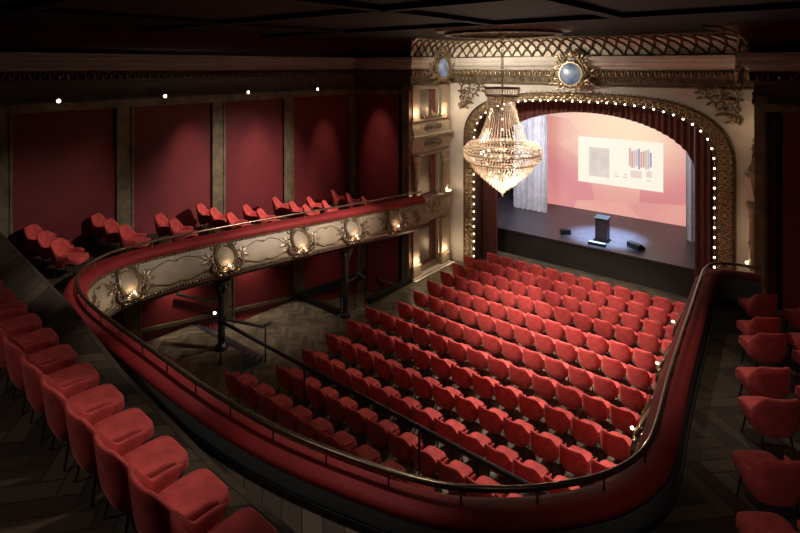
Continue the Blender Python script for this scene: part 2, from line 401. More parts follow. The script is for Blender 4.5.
# lower left wall: sloping dado rail, panel frames and skirting
mb = MB()
def bar(mb, a, b, w, h):
    a, b = Vector(a), Vector(b); t = (b-a).normalized(); up = Vector((0, 0, 1)); sd = t.cross(up).normalized(); u2 = sd.cross(t)
    P = [[p+sd*x*w/2+u2*z*h/2 for x, z in ((-1, -1), (1, -1), (1, 1), (-1, 1))] for p in (a, b)]
    mb.grid(P, closed_v=True, caps=True)
bar(mb, (-15.46, 2, 1.85), (-15.46, 13.35, .02), .08, .10)
bar(mb, (-15.47, 13.35, -.1), (-15.47, 13.35, 2.5), .06, .08)
for y in (14.0, 14.7, 15.6): bar(mb, (-15.47, y, -.1), (-15.47, y, 2.5), .05, .06)
for x in (-15.1, -14.75, -14.0): bar(mb, (x, YR-.03, -.9), (x, YR-.03, 2.4), .05, .06)
bar(mb, (-14.9, YR-.03, -.32), (-13.45, YR-.03, -.30), .05, .06)
S('trim_dado_left', mb, OLIVE)
mb = MB(); bar(mb, (-15.46, 13.1, .05), (-15.46, 16.8, -.28), .08, .30); S('baseboard_left', mb, BLACK)
# ------------------------------------------------------------------ stage house
mb = MB(); mb.box2((-15, ST_Y, -.2), (-14.8, 29.2, 9)); S('wall_stage_left', mb, VOID)
mb = MB(); mb.box2((0.2, ST_Y-1.5, -.2), (.4, 29.2, 9)); S('wall_stage_right', mb, VOID)
mb = MB(); mb.box2((-15, 29.0, -.2), (.4, 29.2, 9)); S('wall_stage_rear', mb, VOID)
mb = MB(); mb.box2((-15, YP+.3, 9), (.4, 29.2, 9.1)); S('ceiling_stage', mb, VOID)
mb = MB(); mb.box2((-15, YP+.36, -.2), (-12.4, YP+.45, 9)); mb.box2((-2.4, YP+.36, -.2), (.4, YP+.45, 9)); mb.box2((-12.4, YP+.36, 7.6), (-2.4, YP+.45, 9)); S('wall_stage_front', mb, VOID)
e = empty('stage', (-7.4, ST_Y, 0), 'raised dark stage platform with a black front behind the arch', 'stage')
mb = MB(); mb.box2((-14.79, ST_Y-.05, ST_Z-.08), (.19, 28.99, ST_Z)); mb.build('stage_floor', STAGE, e)
mb = MB(); mb.box2((-14.79, ST_Y+.01, 0), (.19, ST_Y+.1, ST_Z-.08)); mb.build('stage_front', STFRONT, e)
# backdrop: one wide projected picture, pink shards of light round a pale glow
def backdrop_mat():
    m, nt, b = new_mat('projected_backdrop')
    tc = nt.nodes.new('ShaderNodeTexCoord')
    def tex(kind, sc): 
        t = nt.nodes.new(kind); t.inputs['Scale'].default_value = sc; return t
    mp = nt.nodes.new('ShaderNodeMapping'); mp.inputs['Rotation'].default_value = (0, 0.7, 0); mp.inputs['Scale'].default_value = (.16, .16, .36)
    nt.links.new(tc.outputs['Object'], mp.inputs['Vector'])
    v = tex('ShaderNodeTexVoronoi', 1.4); nt.links.new(mp.outputs[0], v.inputs['Vector'])
    n = tex('ShaderNodeTexNoise', .35); nt.links.new(tc.outputs['Object'], n.inputs['Vector'])
    r = nt.nodes.new('ShaderNodeValToRGB')
    e_ = r.color_ramp.elements
    e_[0].position = 0.0; e_[0].color = (0.56, 0.145, 0.155, 1); e_[1].position = 1; e_[1].color = (0.72, 0.40, 0.44, 1)
    q = e_.new(0.35); q.color = (0.64, 0.22, 0.22, 1)
    q = e_.new(0.65); q.color = (0.78, 0.38, 0.30, 1)
    sp = nt.nodes.new('ShaderNodeSeparateColor'); nt.links.new(v.outputs['Color'], sp.inputs[0])
    mx0 = nt.nodes.new('ShaderNodeMix'); mx0.inputs['Factor'].default_value = .55
    nt.links.new(sp.outputs[0], mx0.inputs['A']); nt.links.new(n.outputs['Fac'], mx0.inputs['B'])
    nt.links.new(mx0.outputs['Result'], r.inputs['Fac'])
    g = nt.nodes.new('ShaderNodeVectorMath'); g.operation = 'DISTANCE'; g.inputs[1].default_value = (0.3, 0, 4.5)
    mp2 = nt.nodes.new('ShaderNodeMapping'); mp2.inputs['Scale'].default_value = (.75, 1, 1)
    nt.links.new(tc.outputs['Object'], mp2.inputs[0]); nt.links.new(mp2.outputs[0], g.inputs[0])
    mr = nt.nodes.new('ShaderNodeMapRange'); mr.interpolation_type = 'SMOOTHSTEP'
    mr.inputs['From Min'].default_value = 0.2; mr.inputs['From Max'].default_value = 3.8; mr.inputs['To Min'].default_value = .9; mr.inputs['To Max'].default_value = 0
    nt.links.new(g.outputs['Value'], mr.inputs['Value'])
    mx = nt.nodes.new('ShaderNodeMix'); mx.data_type = 'RGBA'
    nt.links.new(mr.outputs[0], mx.inputs['Factor']); nt.links.new(r.outputs[0], mx.inputs['A']); mx.inputs['B'].default_value = (1.0, .74, .50, 1)
    nt.links.new(mx.outputs['Result'], b.inputs['Emission Color']); b.inputs['Emission Strength'].default_value = 1.04
    b.inputs['Base Color'].default_value = (.08, .08, .08, 1); b.inputs['Roughness'].default_value = .8
    return m
SLIDE = emis('projected_white', (1.0, .93, .77), .95)
e = empty('projection_backdrop', (-8.3, 27.9, ST_Z), 'wide pink backdrop with a projected white slide, behind the stage lectern', 'projection screen')
mb = MB(); mb.box2((-12.9, 27.9, ST_Z), (-3.4, 27.96, 7.4)); mb.build('backdrop_cloth', backdrop_mat(), e)
mb = MB(); mb.box2((-10.37, 27.87, 2.56), (-6.24, 27.9, 4.93)); sl = mb.build('projected_slide', SLIDE, e, label='white projected slide with a photo and a coloured bar drawing')
PHOTO = mat('slide_photo', (.30, .28, .24), .8, var=.35, scale=2)
PHOTO.node_tree.nodes['Principled BSDF'].inputs['Emission Color'].default_value = (.62, .52, .44, 1); PHOTO.node_tree.nodes['Principled BSDF'].inputs['Emission Strength'].default_value = .85
mb = MB(); mb.box2((-9.79, 27.855, 2.92), (-8.77, 27.87, 4.42)); mb.build('slide_photo', PHOTO, sl)
cols = [(.72, .42, .40), (.70, .55, .50), (.45, .35, .45), (.78, .38, .30), (.62, .56, .62), (.75, .60, .50), (.42, .36, .5), (.8, .42, .36), (.60, .62, .66), (.72, .42, .46)]
bars = [emis('slide_bar_tone', c, .9) for c in cols[:5]]
for k in range(10):
    x0 = -7.80+k*.107; top = 4.56-.05*((k*3) % 4); bot = 3.66-.06*((k*5) % 3)+.04*(k % 2)
    mb = MB(); mb.box2((x0, 27.855, bot), (x0+.085, 27.87, top)); mb.build('slide_bar', bars[(k*3) % 5], sl)
SGREY = emis('slide_grey', (.55, .48, .40), .9); SPINK = emis('slide_pale_pink', (.95, .74, .66), .85)
mb = MB(); mb.box2((-7.72, 27.857, 3.1), (-7.2, 27.87, 3.45)); mb.box2((-7.0, 27.857, 3.2), (-6.75, 27.87, 3.5)); mb.build('slide_panel', SPINK, sl)
mb = MB()
for x, z, w in ((-8.5, 3.2, .12), (-8.05, 3.18, .16), (-8.5, 3.05, .2), (-8.1, 3.05, .2), (-7.0, 3.02, .2)): mb.box2((x, 27.857, z), (x+w, 27.87, z+.035))
mb.build('slide_marks', SGREY, sl)
def folds(mb, x0, x1, z0f, z1, y, amp, wl, nx, nz=10, seed=0):
    rnd = random.Random(seed); ph = [rnd.uniform(-.6, .6) for _ in range(nx+1)]
    P = []
    for i in range(nx+1):
        x = lerp(x0, x1, i/nx); zb = z0f(x)
        a = 2*PI*(x-x0)/wl
        yy = y + amp*(math.sin(a)+.35*math.sin(2.3*a+1.0))
        P.append([Vector((x, yy, lerp(zb, z1, j/nz))) for j in range(nz+1)])
    mb.grid(P)
    mb.grid([[q+Vector((0, .03, 0)) for q in row] for row in P])
    for a in (0, -1): mb.grid([P[a], [q+Vector((0, .03, 0)) for q in P[a]]])
    mb.grid([[row[0] for row in P], [row[0]+Vector((0, .03, 0)) for row in P]])
mb = MB(); folds(mb, -13.15, -11.3, lambda x: ST_Z+.02, 7.2, 25.95, .07, .30, 90, 4, 1); mb.build('stage_drape', DRAPE, label='pale pleated side drape at the left of the stage', cat='drape')
mb = MB(); folds(mb, -4.85, -2.6, lambda x: ST_Z+.02, 7.2, 25.7, .07, .30, 90, 4, 2); mb.build('stage_drape', DRAPE, label='pale pleated side drape at the right edge of the stage', cat='drape')
def opening(x):
    d = (x+7.54)/3.85
    return 0.02 if abs(d) >= 1 else 4.95+1.85*math.sqrt(1-d*d)
mb = MB()
xs = [lerp(-12.35, -2.55, i/420) for i in range(421)]
def fy(x): return 20.95+.055*math.sin(2*PI*x/.21)+.02*math.sin(2*PI*x/.5+1)
P = [[Vector((x, fy(x), lerp(opening(x), 7.5, j/8))) for j in range(9)] for x in xs]
segs = [[p for p, x in zip(P, xs) if x < -11.39], [p for p, x in zip(P, xs) if -11.39 <= x <= -3.69], [p for p, x in zip(P, xs) if x > -3.69]]
e = empty('house_curtain', (-7.5, 20.95, 0), 'brown red pleated house curtain with an elliptical opening inside the arch', 'curtain')
for nm, g in zip(('curtain_leg', 'valance', 'curtain_leg'), segs):
    mb = MB(); Q = [[q+Vector((0, .04, 0)) for q in row] for row in g]
    mb.grid(g); mb.grid(Q); mb.grid([g[0], Q[0]]); mb.grid([g[-1], Q[-1]]); mb.grid([[r[0] for r in g], [r[0] for r in Q]])
    mb.build(nm, CURT, e, ang=80)
# lectern and monitors on the stage
e = empty('lectern', (-7.68, 23.5, ST_Z), 'dark box lectern standing in the blue light on stage', 'lectern')
mb = MB(); mb.box2((-7.93, 23.30, ST_Z), (-7.43, 23.68, ST_Z+.94)); mb.build('body', mat('lectern_panel', (.05, .035, .04), .4), e)
mb = MB(); mb.grid([[(-7.97, 23.26, ST_Z+.94), (-7.39, 23.26, ST_Z+.94), (-7.39, 23.72, ST_Z+.94), (-7.97, 23.72, ST_Z+.94)], [(-7.97, 23.26, ST_Z+.97), (-7.39, 23.26, ST_Z+.97), (-7.39, 23.72, ST_Z+1.03), (-7.97, 23.72, ST_Z+1.03)]], closed_v=True, caps=True); mb.build('top', BLACK, e)
mb = MB(); mb.box2((-7.98, 23.25, ST_Z), (-7.38, 23.73, ST_Z+.05)); mb.build('base', BLACK, e)
def wedge(x, y, rz, w, lab, pale=False):
    e = empty('stage_monitor', (x, y, ST_Z), lab, 'monitor speaker', rz=rz)
    h, d = .24, .38
    mb = MB(); mb.grid([[Vector((sx*w/2, -d/2, 0)), Vector((sx*w/2, d/2, 0)), Vector((sx*w/2, d/2, h*.35)), Vector((sx*w/2, -d*.1, h)), Vector((sx*w/2, -d/2, h*.9))] for sx in (-1, 1)], closed_v=True, caps=True)
    mb.build('cabinet', BLACK, e, local=True)
    mb = MB(); mb.grid([[Vector((sx*w*.44, d/2-.01, h*.40)), Vector((sx*w*.44, -d*.06, h*.99)), Vector((sx*w*.44, -d*.05, h*1.03)), Vector((sx*w*.44, d/2+.005, h*.44))] for sx in (-1, 1)], closed_v=True, caps=True)
    mb.build('grille', mat('monitor_grille', (.035, .035, .04), .5, var=.4, scale=60), e, local=True)
wedge(-9.28, 23.35, .6, .42, 'small black stage monitor left of the lectern')
wedge(-6.25, 23.3, -.5, .62, 'black stage monitor right of the lectern, turned aside')
e = empty('light_bar', (-7.62, 22.62, ST_Z), 'low black bar with a pale top in front of the lectern', 'stage light')
mb = MB(); mb.box2((-7.98, 22.55, ST_Z), (-7.26, 22.73, ST_Z+.11)); mb.build('housing', BLACK, e)
mb = MB(); mb.box2((-7.95, 22.57, ST_Z+.11), (-7.29, 22.71, ST_Z+.13)); mb.build('lens', mat('pale_lens', (.6, .6, .62), .3), e)
# ------------------------------------------------------------------ proscenium arch frame
e = empty('proscenium_arch', (ACX, YP, 0), 'gilded lattice arch frame with a row of bulbs round the stage opening', 'arch')
NA = 150
mb = MB(); rows = []
for i in range(NA+1):
    t = i/NA
    a = arch_pt(t, OHW, OZT); b = arch_pt(t, AHW, AZT)
    pr = [(0.0, 0.0), (0.0, -.10), (.08, -.16), (.16, -.10), (.84, -.10), (.92, -.16), (1.0, -.12), (1.0, .35)]
    rows.append([Vector((lerp(a[0], b[0], k), YP+y, lerp(a[1], b[1], k))) for k, y in pr])
mb.grid(rows); mb.build('frame', DGOLD, e)
mb = MB()
def afn(t, k, w):
    a = arch_pt(t, OHW, OZT); b = arch_pt(t, AHW, AZT); return Vector((lerp(a[0], b[0], k), YP-.10-w, lerp(a[1], b[1], k)))
NR = 104
for i in range(NR):
    t0 = (i+.5)/NR
    for k, rr in ((.33, .085), (.62, .075)):
        c = afn(t0+(0 if k < .5 else .5/NR), k, .03)
        mb.tube([c+Vector((rr*math.cos(q*PI/4), 0, rr*math.sin(q*PI/4))) for q in range(8)], .026, 5, closed=True)
        mb.ball(c, .03, 6, 4)
    mb.ball(afn(t0+.5/NR, .18, .03), .032, 6, 4); mb.ball(afn(t0, .47, .03), .03, 6, 4); mb.ball(afn(t0+.5/NR, .8, .03), .028, 6, 4)
mb.build('lattice_ornament', GOLD, e)
for i in range(34, 71):      # fleuron crest along the top outer edge
    mb = MB()
    t0 = (i+.5)/NR
    a = arch_pt(t0, OHW, OZT); b = arch_pt(t0+.002, OHW, OZT); an = math.atan2(b[1]-a[1], b[0]-a[0])
    fn = lambda u, v, w: Vector((a[0]+u*math.cos(an)-v*math.sin(an), YP-.08-w, a[1]+u*math.sin(an)+v*math.cos(an)))
    orn_leaf(mb, fn, 0, -.12, PI/2, .20, .07, .02, .03)
    for s_ in (-1, 1): orn_leaf(mb, fn, 0, -.12, PI/2-s_*.75, .15, .05, .02, .03)
    mb.build('fleuron', GOLD, e)
NB = 68
for i in range(NB):
    c = arch_pt((i+.4)/NB, AHW+.03, AZT+.03)
    mb = MB(); mb.ball((c[0], YP-.19, c[1]), .032, 8, 6); mb.build('light_bulb', BULB, e)
mb = MB()
# gilt corner foliage in the two upper corners of the proscenium wall
def corner_orn(x, sx, lab):
    mb = MB(); fn = lambda u, v, w: Vector((x+sx*u, YP-.06-w, 7.78+v))
    scroll_foliage(mb, fn, .12, -.2, 1.0, 1, 1, .07); scroll_foliage(mb, fn, .55, -.12, .7, 1, -1, .05); scroll_foliage(mb, fn, .12, -.75, .6, 1, 1, .04); scroll_foliage(mb, fn, 1.0, -.05, .45, 1, 1, .04)
    for k in range(9): orn_leaf(mb, fn, .1+.05*k, -1.05+.05*k, 2.0-.3*k, .3, .1, .05, .04)
    mb.ball(fn(.28, -.25, .08), .12, 8, 6)
    mb.build('corner_ornament', DGOLD, label=lab, cat='ornament')
corner_orn(-12.75, 1, 'gilt leaf scroll in the left upper corner beside the arch')
corner_orn(-2.15, -1, 'gilt leaf scroll in the right upper corner beside the arch')
# ------------------------------------------------------------------ painted medallions in gilt frames on the cornice
def sky_mat():
    m, nt, b = new_mat('painted_blue_disc')
    tc = nt.nodes.new('ShaderNodeTexCoord'); n = nt.nodes.new('ShaderNodeTexNoise'); n.inputs['Scale'].default_value = 3.0; n.inputs['Detail'].default_value = 6
    nt.links.new(tc.outputs['Object'], n.inputs['Vector'])
    r = nt.nodes.new('ShaderNodeValToRGB'); r.color_ramp.elements[0].position = .35; r.color_ramp.elements[0].color = (.07, .12, .26, 1); r.color_ramp.elements[1].position = .68; r.color_ramp.elements[1].color = (.34, .45, .58, 1)
    nt.links.new(n.outputs['Fac'], r.inputs['Fac']); nt.links.new(r.outputs[0], b.inputs['Base Color']); b.inputs['Roughness'].default_value = .3
    return m
SKY = sky_mat()
def medallion(fn, loc, lab):
    e = empty('medallion', loc, lab, 'medallion')
    R = .40
    mb = MB(); P = [[fn(R*r*math.cos(q*PI/14), R*r*math.sin(q*PI/14), .12+.05*(1-r*r)) for q in range(28)] for r in (1.0, .75, .5, .25, .02)]
    mb.grid(P, closed_v=True); mb.build('painted_disc', SKY, e, ang=80)
    mb = MB()
    mb.tube([fn(.44*math.cos(q*PI/14), .44*math.sin(q*PI/14), .12) for q in range(28)], .045, 6, closed=True)
    for k in range(26):
        a = k*2*PI/26; orn_leaf(mb, fn, .45*math.cos(a), .45*math.sin(a), a+1.2*(1 if k % 2 else -1), .15, .10, .10, .05); mb.ball(fn(.53*math.cos(a+.1), .53*math.sin(a+.1), .1), .035, 6, 4)
    for s_ in (-1, 1):
        f2 = lambda a, b, w: fn(s_*a, b, w)
        scroll_foliage(mb, f2, .42, -.12, .75, 1, 1, .07); scroll_foliage(mb, f2, .3, -.42, .5, 1, 1, .07); scroll_foliage(mb, f2, .30, .45, .5, 1, 1, .07)
        orn_tube(mb, f2, [(.5, -.05), (.45, .3), (.25, .6), (.05, .86)], .06, .03, .07)
        for k in range(6): orn_leaf(mb, f2, .45-.07*k, .3+.1*k, .9, .2, .09, .08, .04)
    orn_leaf(mb, fn, 0, .55, PI/2, .42, .22, .10, .07)
    for k in range(5): orn_leaf(mb, fn, 0, .6, PI/2+(k-2)*.45, .3, .09, .13, .04)
    mb.build('gilt_frame', GOLD, e)
medallion(lambda u, v, w: Vector((-7.55+u, YP-.42-w, 8.34+v)), (-7.55, YP-.42, 8.34), 'round blue painted medallion in a gilt frame over the arch centre')
medallion(lambda u, v, w: Vector((-12.68+w, 18.47+u, 8.55+v)), (-12.68, 18.47, 8.55), 'blue painted medallion in a gilt frame above the left theatre box')
medallion(lambda u, v, w: Vector((-1.97-w, 18.47-u, 8.55+v)), (-1.97, 18.47, 8.55), 'blue painted medallion in a gilt frame above the right theatre box')
# ------------------------------------------------------------------ box towers
GLASSY = mat('smoky_mirror', (.20, .16, .12), .42, metal=.55, var=.3, scale=1.5)
SCONCE = emis('sconce_glow', (1.0, .78, .5), 2.2)
def tower(xw, sx, lab):
    """sx +1: faces +X (left tower); a runs from the return wall towards the stage"""
    e = empty('theatre_box', (xw, 18.45, 0), lab, 'theatre box')
    V = lambda p, a, z: Vector((xw+sx*p, YR+a, z))
    def bx(mb, p0, p1, a0, a1, z0, z1):
        A, B = V(p0, a0, z0), V(p1, a1, z1); mb.box2(A, B)
    # masonry: piers, spandrels behind the parapets
    mb = MB()
    for a0, a1 in ((0.02, .62), (2.0, 3.0)): bx(mb, .02, .36, a0, a1, 0, 7.85)
    for z0, z1 in ((0, .34), (2.2, 3.15), (4.95, 6.4), (7.72, 7.86)): bx(mb, .02, .36, .62, 2.0, z0, z1)
    mb.build('masonry', STONE, e)
    # three recessed openings
    for z0, z1 in ((.34, 2.2), (3.15, 4.95), (6.4, 7.72)):
        mb = MB(); bx(mb, .18, .22, .62, 2.0, z0, z1); g = mb.build('recess_mirror', GLASSY, e)
        mb = MB(); P = [[V(.26+.025*math.sin(k*1.3), 1.66+k*.03, z) for k in range(12)] for z in (z0, (z0+z1)/2, z1)]; mb.grid(P); mb.grid([[q+Vector((sx*-.02, 0, 0)) for q in r] for r in P]); mb.build('red_curtain', CURT, e, ang=70)
        mb = MB()
        for a0, a1, zz0, zz1 in ((.56, .66, z0, z1), (1.96, 2.06, z0, z1), (.56, 2.06, z1-.05, z1+.06)): bx(mb, .30, .43, a0, a1, zz0, zz1)
        mb.build('window_surround', STONE, e)
        mb = MB(); bx(mb, .23, .345, .66, 1.96, z0, z0+.12); mb.build('sill', mat('dark_red_sill', (.09, .015, .014), .6), e)
    # pilasters bottom and top, round columns in the middle storey
    for a in (.33, 2.36):
        mb = MB(); bx(mb, .36, .50, a-.20, a+.20, .55, 2.05); bx(mb, .36, .56, a-.26, a+.26, 0, .55); bx(mb, .36, .58, a-.28, a+.28, .5, .58); mb.build('pilaster', STONE, e)
        mb = MB(); bx(mb, .36, .48, a-.20, a+.20, 6.5, 7.75); bx(mb, .36, .52, a-.24, a+.24, 6.42, 6.56); bx(mb, .36, .52, a-.24, a+.24, 7.62, 7.86); mb.build('pilaster', STONE, e)
        mb = MB()
        mb.lathe([(.17, 3.15), (.17, 3.22), (.13, 3.26), (.14, 3.3), (.115, 3.36), (.12, 3.78), (.14, 3.80), (.14, 3.86), (.115, 3.88), (.105, 4.5), (.13, 4.53), (.13, 4.57), (.11, 4.6), (.16, 4.78), (.18, 4.8), (.18, 4.95)], V(.50, a, 0), 14)
        mb.build('column', STONE, e)
        mb = MB(); mb.lathe([(.03, 3.18), (.06, 3.2), (.07, 3.24), (.05, 3.27)], V(.66, a+.18, 0), 10); mb.build('uplight', SCONCE, e)
    # parapets
    def parapet(ztop, zbot, two):
        def ring(z, p, d): return [V(.30, .02-d, z), V(p, .10-d, z), V(p, 2.72+d, z), V(.30, 3.05+d, z)]
        mb = MB()
        if two:
            zm = (ztop+zbot)/2
            prof = [(zbot, .40, 0), (zbot+.08, .48, .03), (zm-.10, .56, .06), (zm-.04, .66, .10), (zm+.04, .70, .12), (zm+.08, .62, .06), (ztop-.12, .46, .0), (ztop-.06, .54, .05), (ztop, .54, .05)]
        else:
            prof = [(zbot-.1, .36, 0), (zbot+.05, .40, 0), (zbot+.15, .52, .05), (zbot+.45, .58, .08), (ztop-.2, .52, .04), (ztop-.12, .60, .08), (ztop, .62, .09)]
        mb.grid([ring(*q) for q in prof]); z, p, d = prof[-1]; mb.add(ring(z, p, d), [(0, 1, 2, 3)]); z, p, d = prof[0]; mb.add(ring(z, p, d), [(0, 1, 2, 3)])
        mb.build('parapet', STONE, e, ang=20)
    parapet(6.45, 5.05, True); parapet(3.15, 2.2, False)
    mb = MB()
    for z, p, h in ((6.08, .56, .15), (5.42, .55, .15)):
        for k in range(9):
            fn = lambda u, v, w: V(p+w, 1.40+u, z+v)
            orn_leaf(mb, fn, (k-4)*.13, -h*.7, 1.25, h*1.6, .07, .02, .03)
        fn = lambda u, v, w: V(p+w, 1.40+u, z+v)
        orn_tube(mb, fn, [(.62*math.cos(q*PI/8), .17*math.sin(q*PI/8)) for q in range(17)], .018, .018, .02)
    mb.build('grille_ornament', DGOLD, e)
    mb = MB(); fn = lambda u, v, w: V(.58+w, 1.40+u, 2.72+v)
    for s_ in (-1, 1): scroll_foliage(mb, lambda a, b, w: fn(s_*a, b, w), .05, 0, .8, 1, 1, .02)
    mb.build('leaf_ornament', GOLD, e); mb = MB()
    fn2 = lambda u, v, w: V(.50+w, 1.35+u, 6.5+v)
    for k in range(7): orn_leaf(mb, fn2, (k-3)*.16, -.03, PI/2+(3-k)*.3, .24 if k != 3 else .36, .1, .05, .05)
    mb.build('leaf_crest', GOLD, e)
    mb = MB(); bx(mb, .0, .62, 0.0, 2.75, 0, .10); bx(mb, .0, .75, -.02, 2.8, 0, .05); mb.build('plinth', PLASTER, e)
tower(XBL, 1, 'tall stone tower of three theatre boxes left of the stage')
tower(XBR, -1, 'tall stone tower of theatre boxes right of the stage, seen edge on')
# ------------------------------------------------------------------ balcony
CTRL = [(-12.52, 16.88), (-12.62, 15.8), (-12.75, 14.2), (-13.1, 11.1), (-13.33, 8.6), (-13.38, 6.8), (-13.2, 5.55), (-12.75, 4.80), (-12.05, 4.36), (-11.2, 4.13), (-10.1, 4.03), (-8.2, 4.0), (-6.8, 3.99),
        (-5.7, 4.04), (-4.87, 4.15), (-3.94, 4.36), (-3.28, 4.57), (-2.83, 4.83), (-2.35, 5.24), (-1.93, 5.79), (-1.70, 6.42), (-1.68, 7.1), (-1.83, 8.5), (-1.95, 9.8), (-2.09, 11.5), (-2.26, 13.5),
        (-2.32, 14.5), (-2.20, 15.1), (-1.85, 15.40), (-1.3, 15.47)]
def catmull(P, per=14):
    P = [Vector(p) for p in P]; out = []
    for i in range(len(P)-1):
        p0 = P[max(0, i-1)]; p1 = P[i]; p2 = P[i+1]; p3 = P[min(len(P)-1, i+2)]
        for k in range(per):
            t = k/per
            out.append(.5*((2*p1)+(-p0+p2)*t+(2*p0-5*p1+4*p2-p3)*t*t+(-p0+3*p1-3*p2+p3)*t**3))
    out.append(P[-1]); return out
raw = catmull(CTRL)
cum = [0]
for a, b in zip(raw, raw[1:]): cum.append(cum[-1]+(b-a).length)
LEN = cum[-1]
def on(s):
    s = max(0, min(LEN, s)); lo, hi = 0, len(cum)-1
    while hi-lo > 1:
        m_ = (lo+hi)//2
        if cum[m_] <= s: lo = m_
        else: hi = m_
    t = (s-cum[lo])/max(1e-9, cum[hi]-cum[lo]); return raw[lo].lerp(raw[hi], t)
def frame(s):
    a, b = on(s-.12), on(s+.12); t = (b-a).normalized(); return on(s), Vector((t.y, -t.x))
def rail_z(y): return 4.25-.05*max(0, y-5.5)
def floor_z(y): return 3.75-.085*max(0, y-5.0)
NS = 260
SS = [LEN*i/NS for i in range(NS+1)]
FR = [frame(s) for s in SS]
# smoothed heights: the rake follows the distance along the wing
def RP(s, o, dz):
    p, n = frame(s); q = p+n*o; return Vector((q.x, q.y, rail_z(p.y)+dz))
bal = empty('balcony', (-7.4, 4.0, 2.6), 'horseshoe balcony with cream gilded front and red velvet parapet', 'balcony')
def sweep_path(mb, prof, closed=True, caps=True):
    mb.grid([[RP(s, o, z) for o, z in prof] for s in SS], closed_v=closed, caps=caps)
mb = MB(); sweep_path(mb, [(-.10, -.40), (-.15, -.38), (-.185, -.32), (-.18, -.25), (-.13, -.19), (-.05, -.165), (.05, -.16), (.12, -.165), (.18, -.18), (.225, -.215), (.23, -.26), (.20, -.29), (.10, -.36)]); mb.build('velvet_parapet', VEL2, bal, ang=60)
mb = MB(); mb.grid([[RP(s, .18, -.27), RP(s, .21, -.27), Vector((*(FR[i][0]+FR[i][1]*.25), floor_z(FR[i][0].y)+.07)), Vector((*(FR[i][0]+FR[i][1]*.22), floor_z(FR[i][0].y)-.02))] for i, s in enumerate(SS)], closed_v=True, caps=True); mb.build('parapet_skirt', GREY, bal)
mb = MB(); mb.grid([[Vector((*(FR[i][0]+FR[i][1]*o), floor_z(FR[i][0].y)+z)) for o, z in ((.22, -.03), (.28, -.03), (.28, .08), (.22, .08))] for i, s in enumerate(SS)], closed_v=True, caps=True); mb.build('black_baseboard', BLACK, bal)
mb = MB(); sweep_path(mb, [(-.08, -.36), (-.12, -.40), (-.20, -.55), (-.29, -.75), (-.36, -.95), (-.385, -1.10), (-.36, -1.20), (.10, -1.2), (.10, -.36)]); mb.build('cream_front', PANEL, bal, ang=60)
mb = MB(); mb.tube([RP(s, -.15, -.395) for s in SS], .022, 6)
for k in range(int(LEN/.10)):
    s = k*.10
    p, n = frame(s)
    if p.y > 4.6: mb.ball(RP(s, -.155, -.42), .024, 6, 4)
mb.build('bead_moulding', DGOLD, bal)
mb = MB()
for k in range(int(LEN/.09)):
    s = k*.09
    p, n = frame(s)
    if p.y > 4.6: mb.ball(RP(s, -.385, -1.17), (.05, .05, .045), 6, 4)
mb.tube([RP(s, -.37, -1.23) for s in SS], .04, 6); mb.build('rope_moulding', DGOLD, bal)
mb = MB(); sweep_path(mb, [(-.35, -1.22), (-.37, -1.26), (-.27, -1.36), (-.12, -1.44), (.10, -1.49), (.6, -1.51), (.6, -1.30), (.1, -1.2)]); mb.build('lower_moulding', BROWN, bal)
# floor slab with soffit
def target(i):
    p = FR[i][0]; s = SS[i]
    if p.x < -12.9 and p.y > 5.4 or (p.x < -12 and p.y > 6): return Vector((XL, p.y))
    if p.x > -2.6 and p.y > 6.1: return Vector((XR, p.y))
    if p.x > -3.0 and p.y > 4.7: return Vector((XR, lerp(2.0, 6.1, (p.y-4.7)/1.4)))
    if p.x < -12.0: return Vector((XL, lerp(2.0, 5.4, max(0, (p.y-4.36)/1.04))))
    return Vector((lerp(XL, XR, (p.x+12.0)/9.0) if True else 0, 2.0))
top, bot = [], []
for i in range(NS+1):
    p, n = FR[i]; T = target(i); a = p+n*.05
    r1, r2 = [], []
    for k in range(7):
        q = a.lerp(T, k/6); r1.append(Vector((q.x, q.y, floor_z(lerp(p.y, T.y, k/6) if T.y > 5 else p.y)))); r2.append(Vector((q.x, q.y, rail_z(p.y)-1.45)))
    top.append(r1); bot.append(r2)
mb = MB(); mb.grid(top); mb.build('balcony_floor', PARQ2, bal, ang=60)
mb = MB(); mb.grid(bot); mb.build('soffit', BROWN, bal, ang=60)
mb = MB(); mb.tube([RP(s, 0, 0) for s in SS], .034, 10); mb.build('handrail', BRASS, bal, ang=80)
npost = int(LEN/.78)
for k in range(npost+1):
    s = LEN*k/npost
    mb = MB(); a, b = RP(s, .0, -.17), RP(s, 0, -.02); mb.tube([a, a.lerp(b, .15), b], [.024, .012, .012], 7); mb.build('rail_post', BLACK if k % 1 else BRASS, bal)
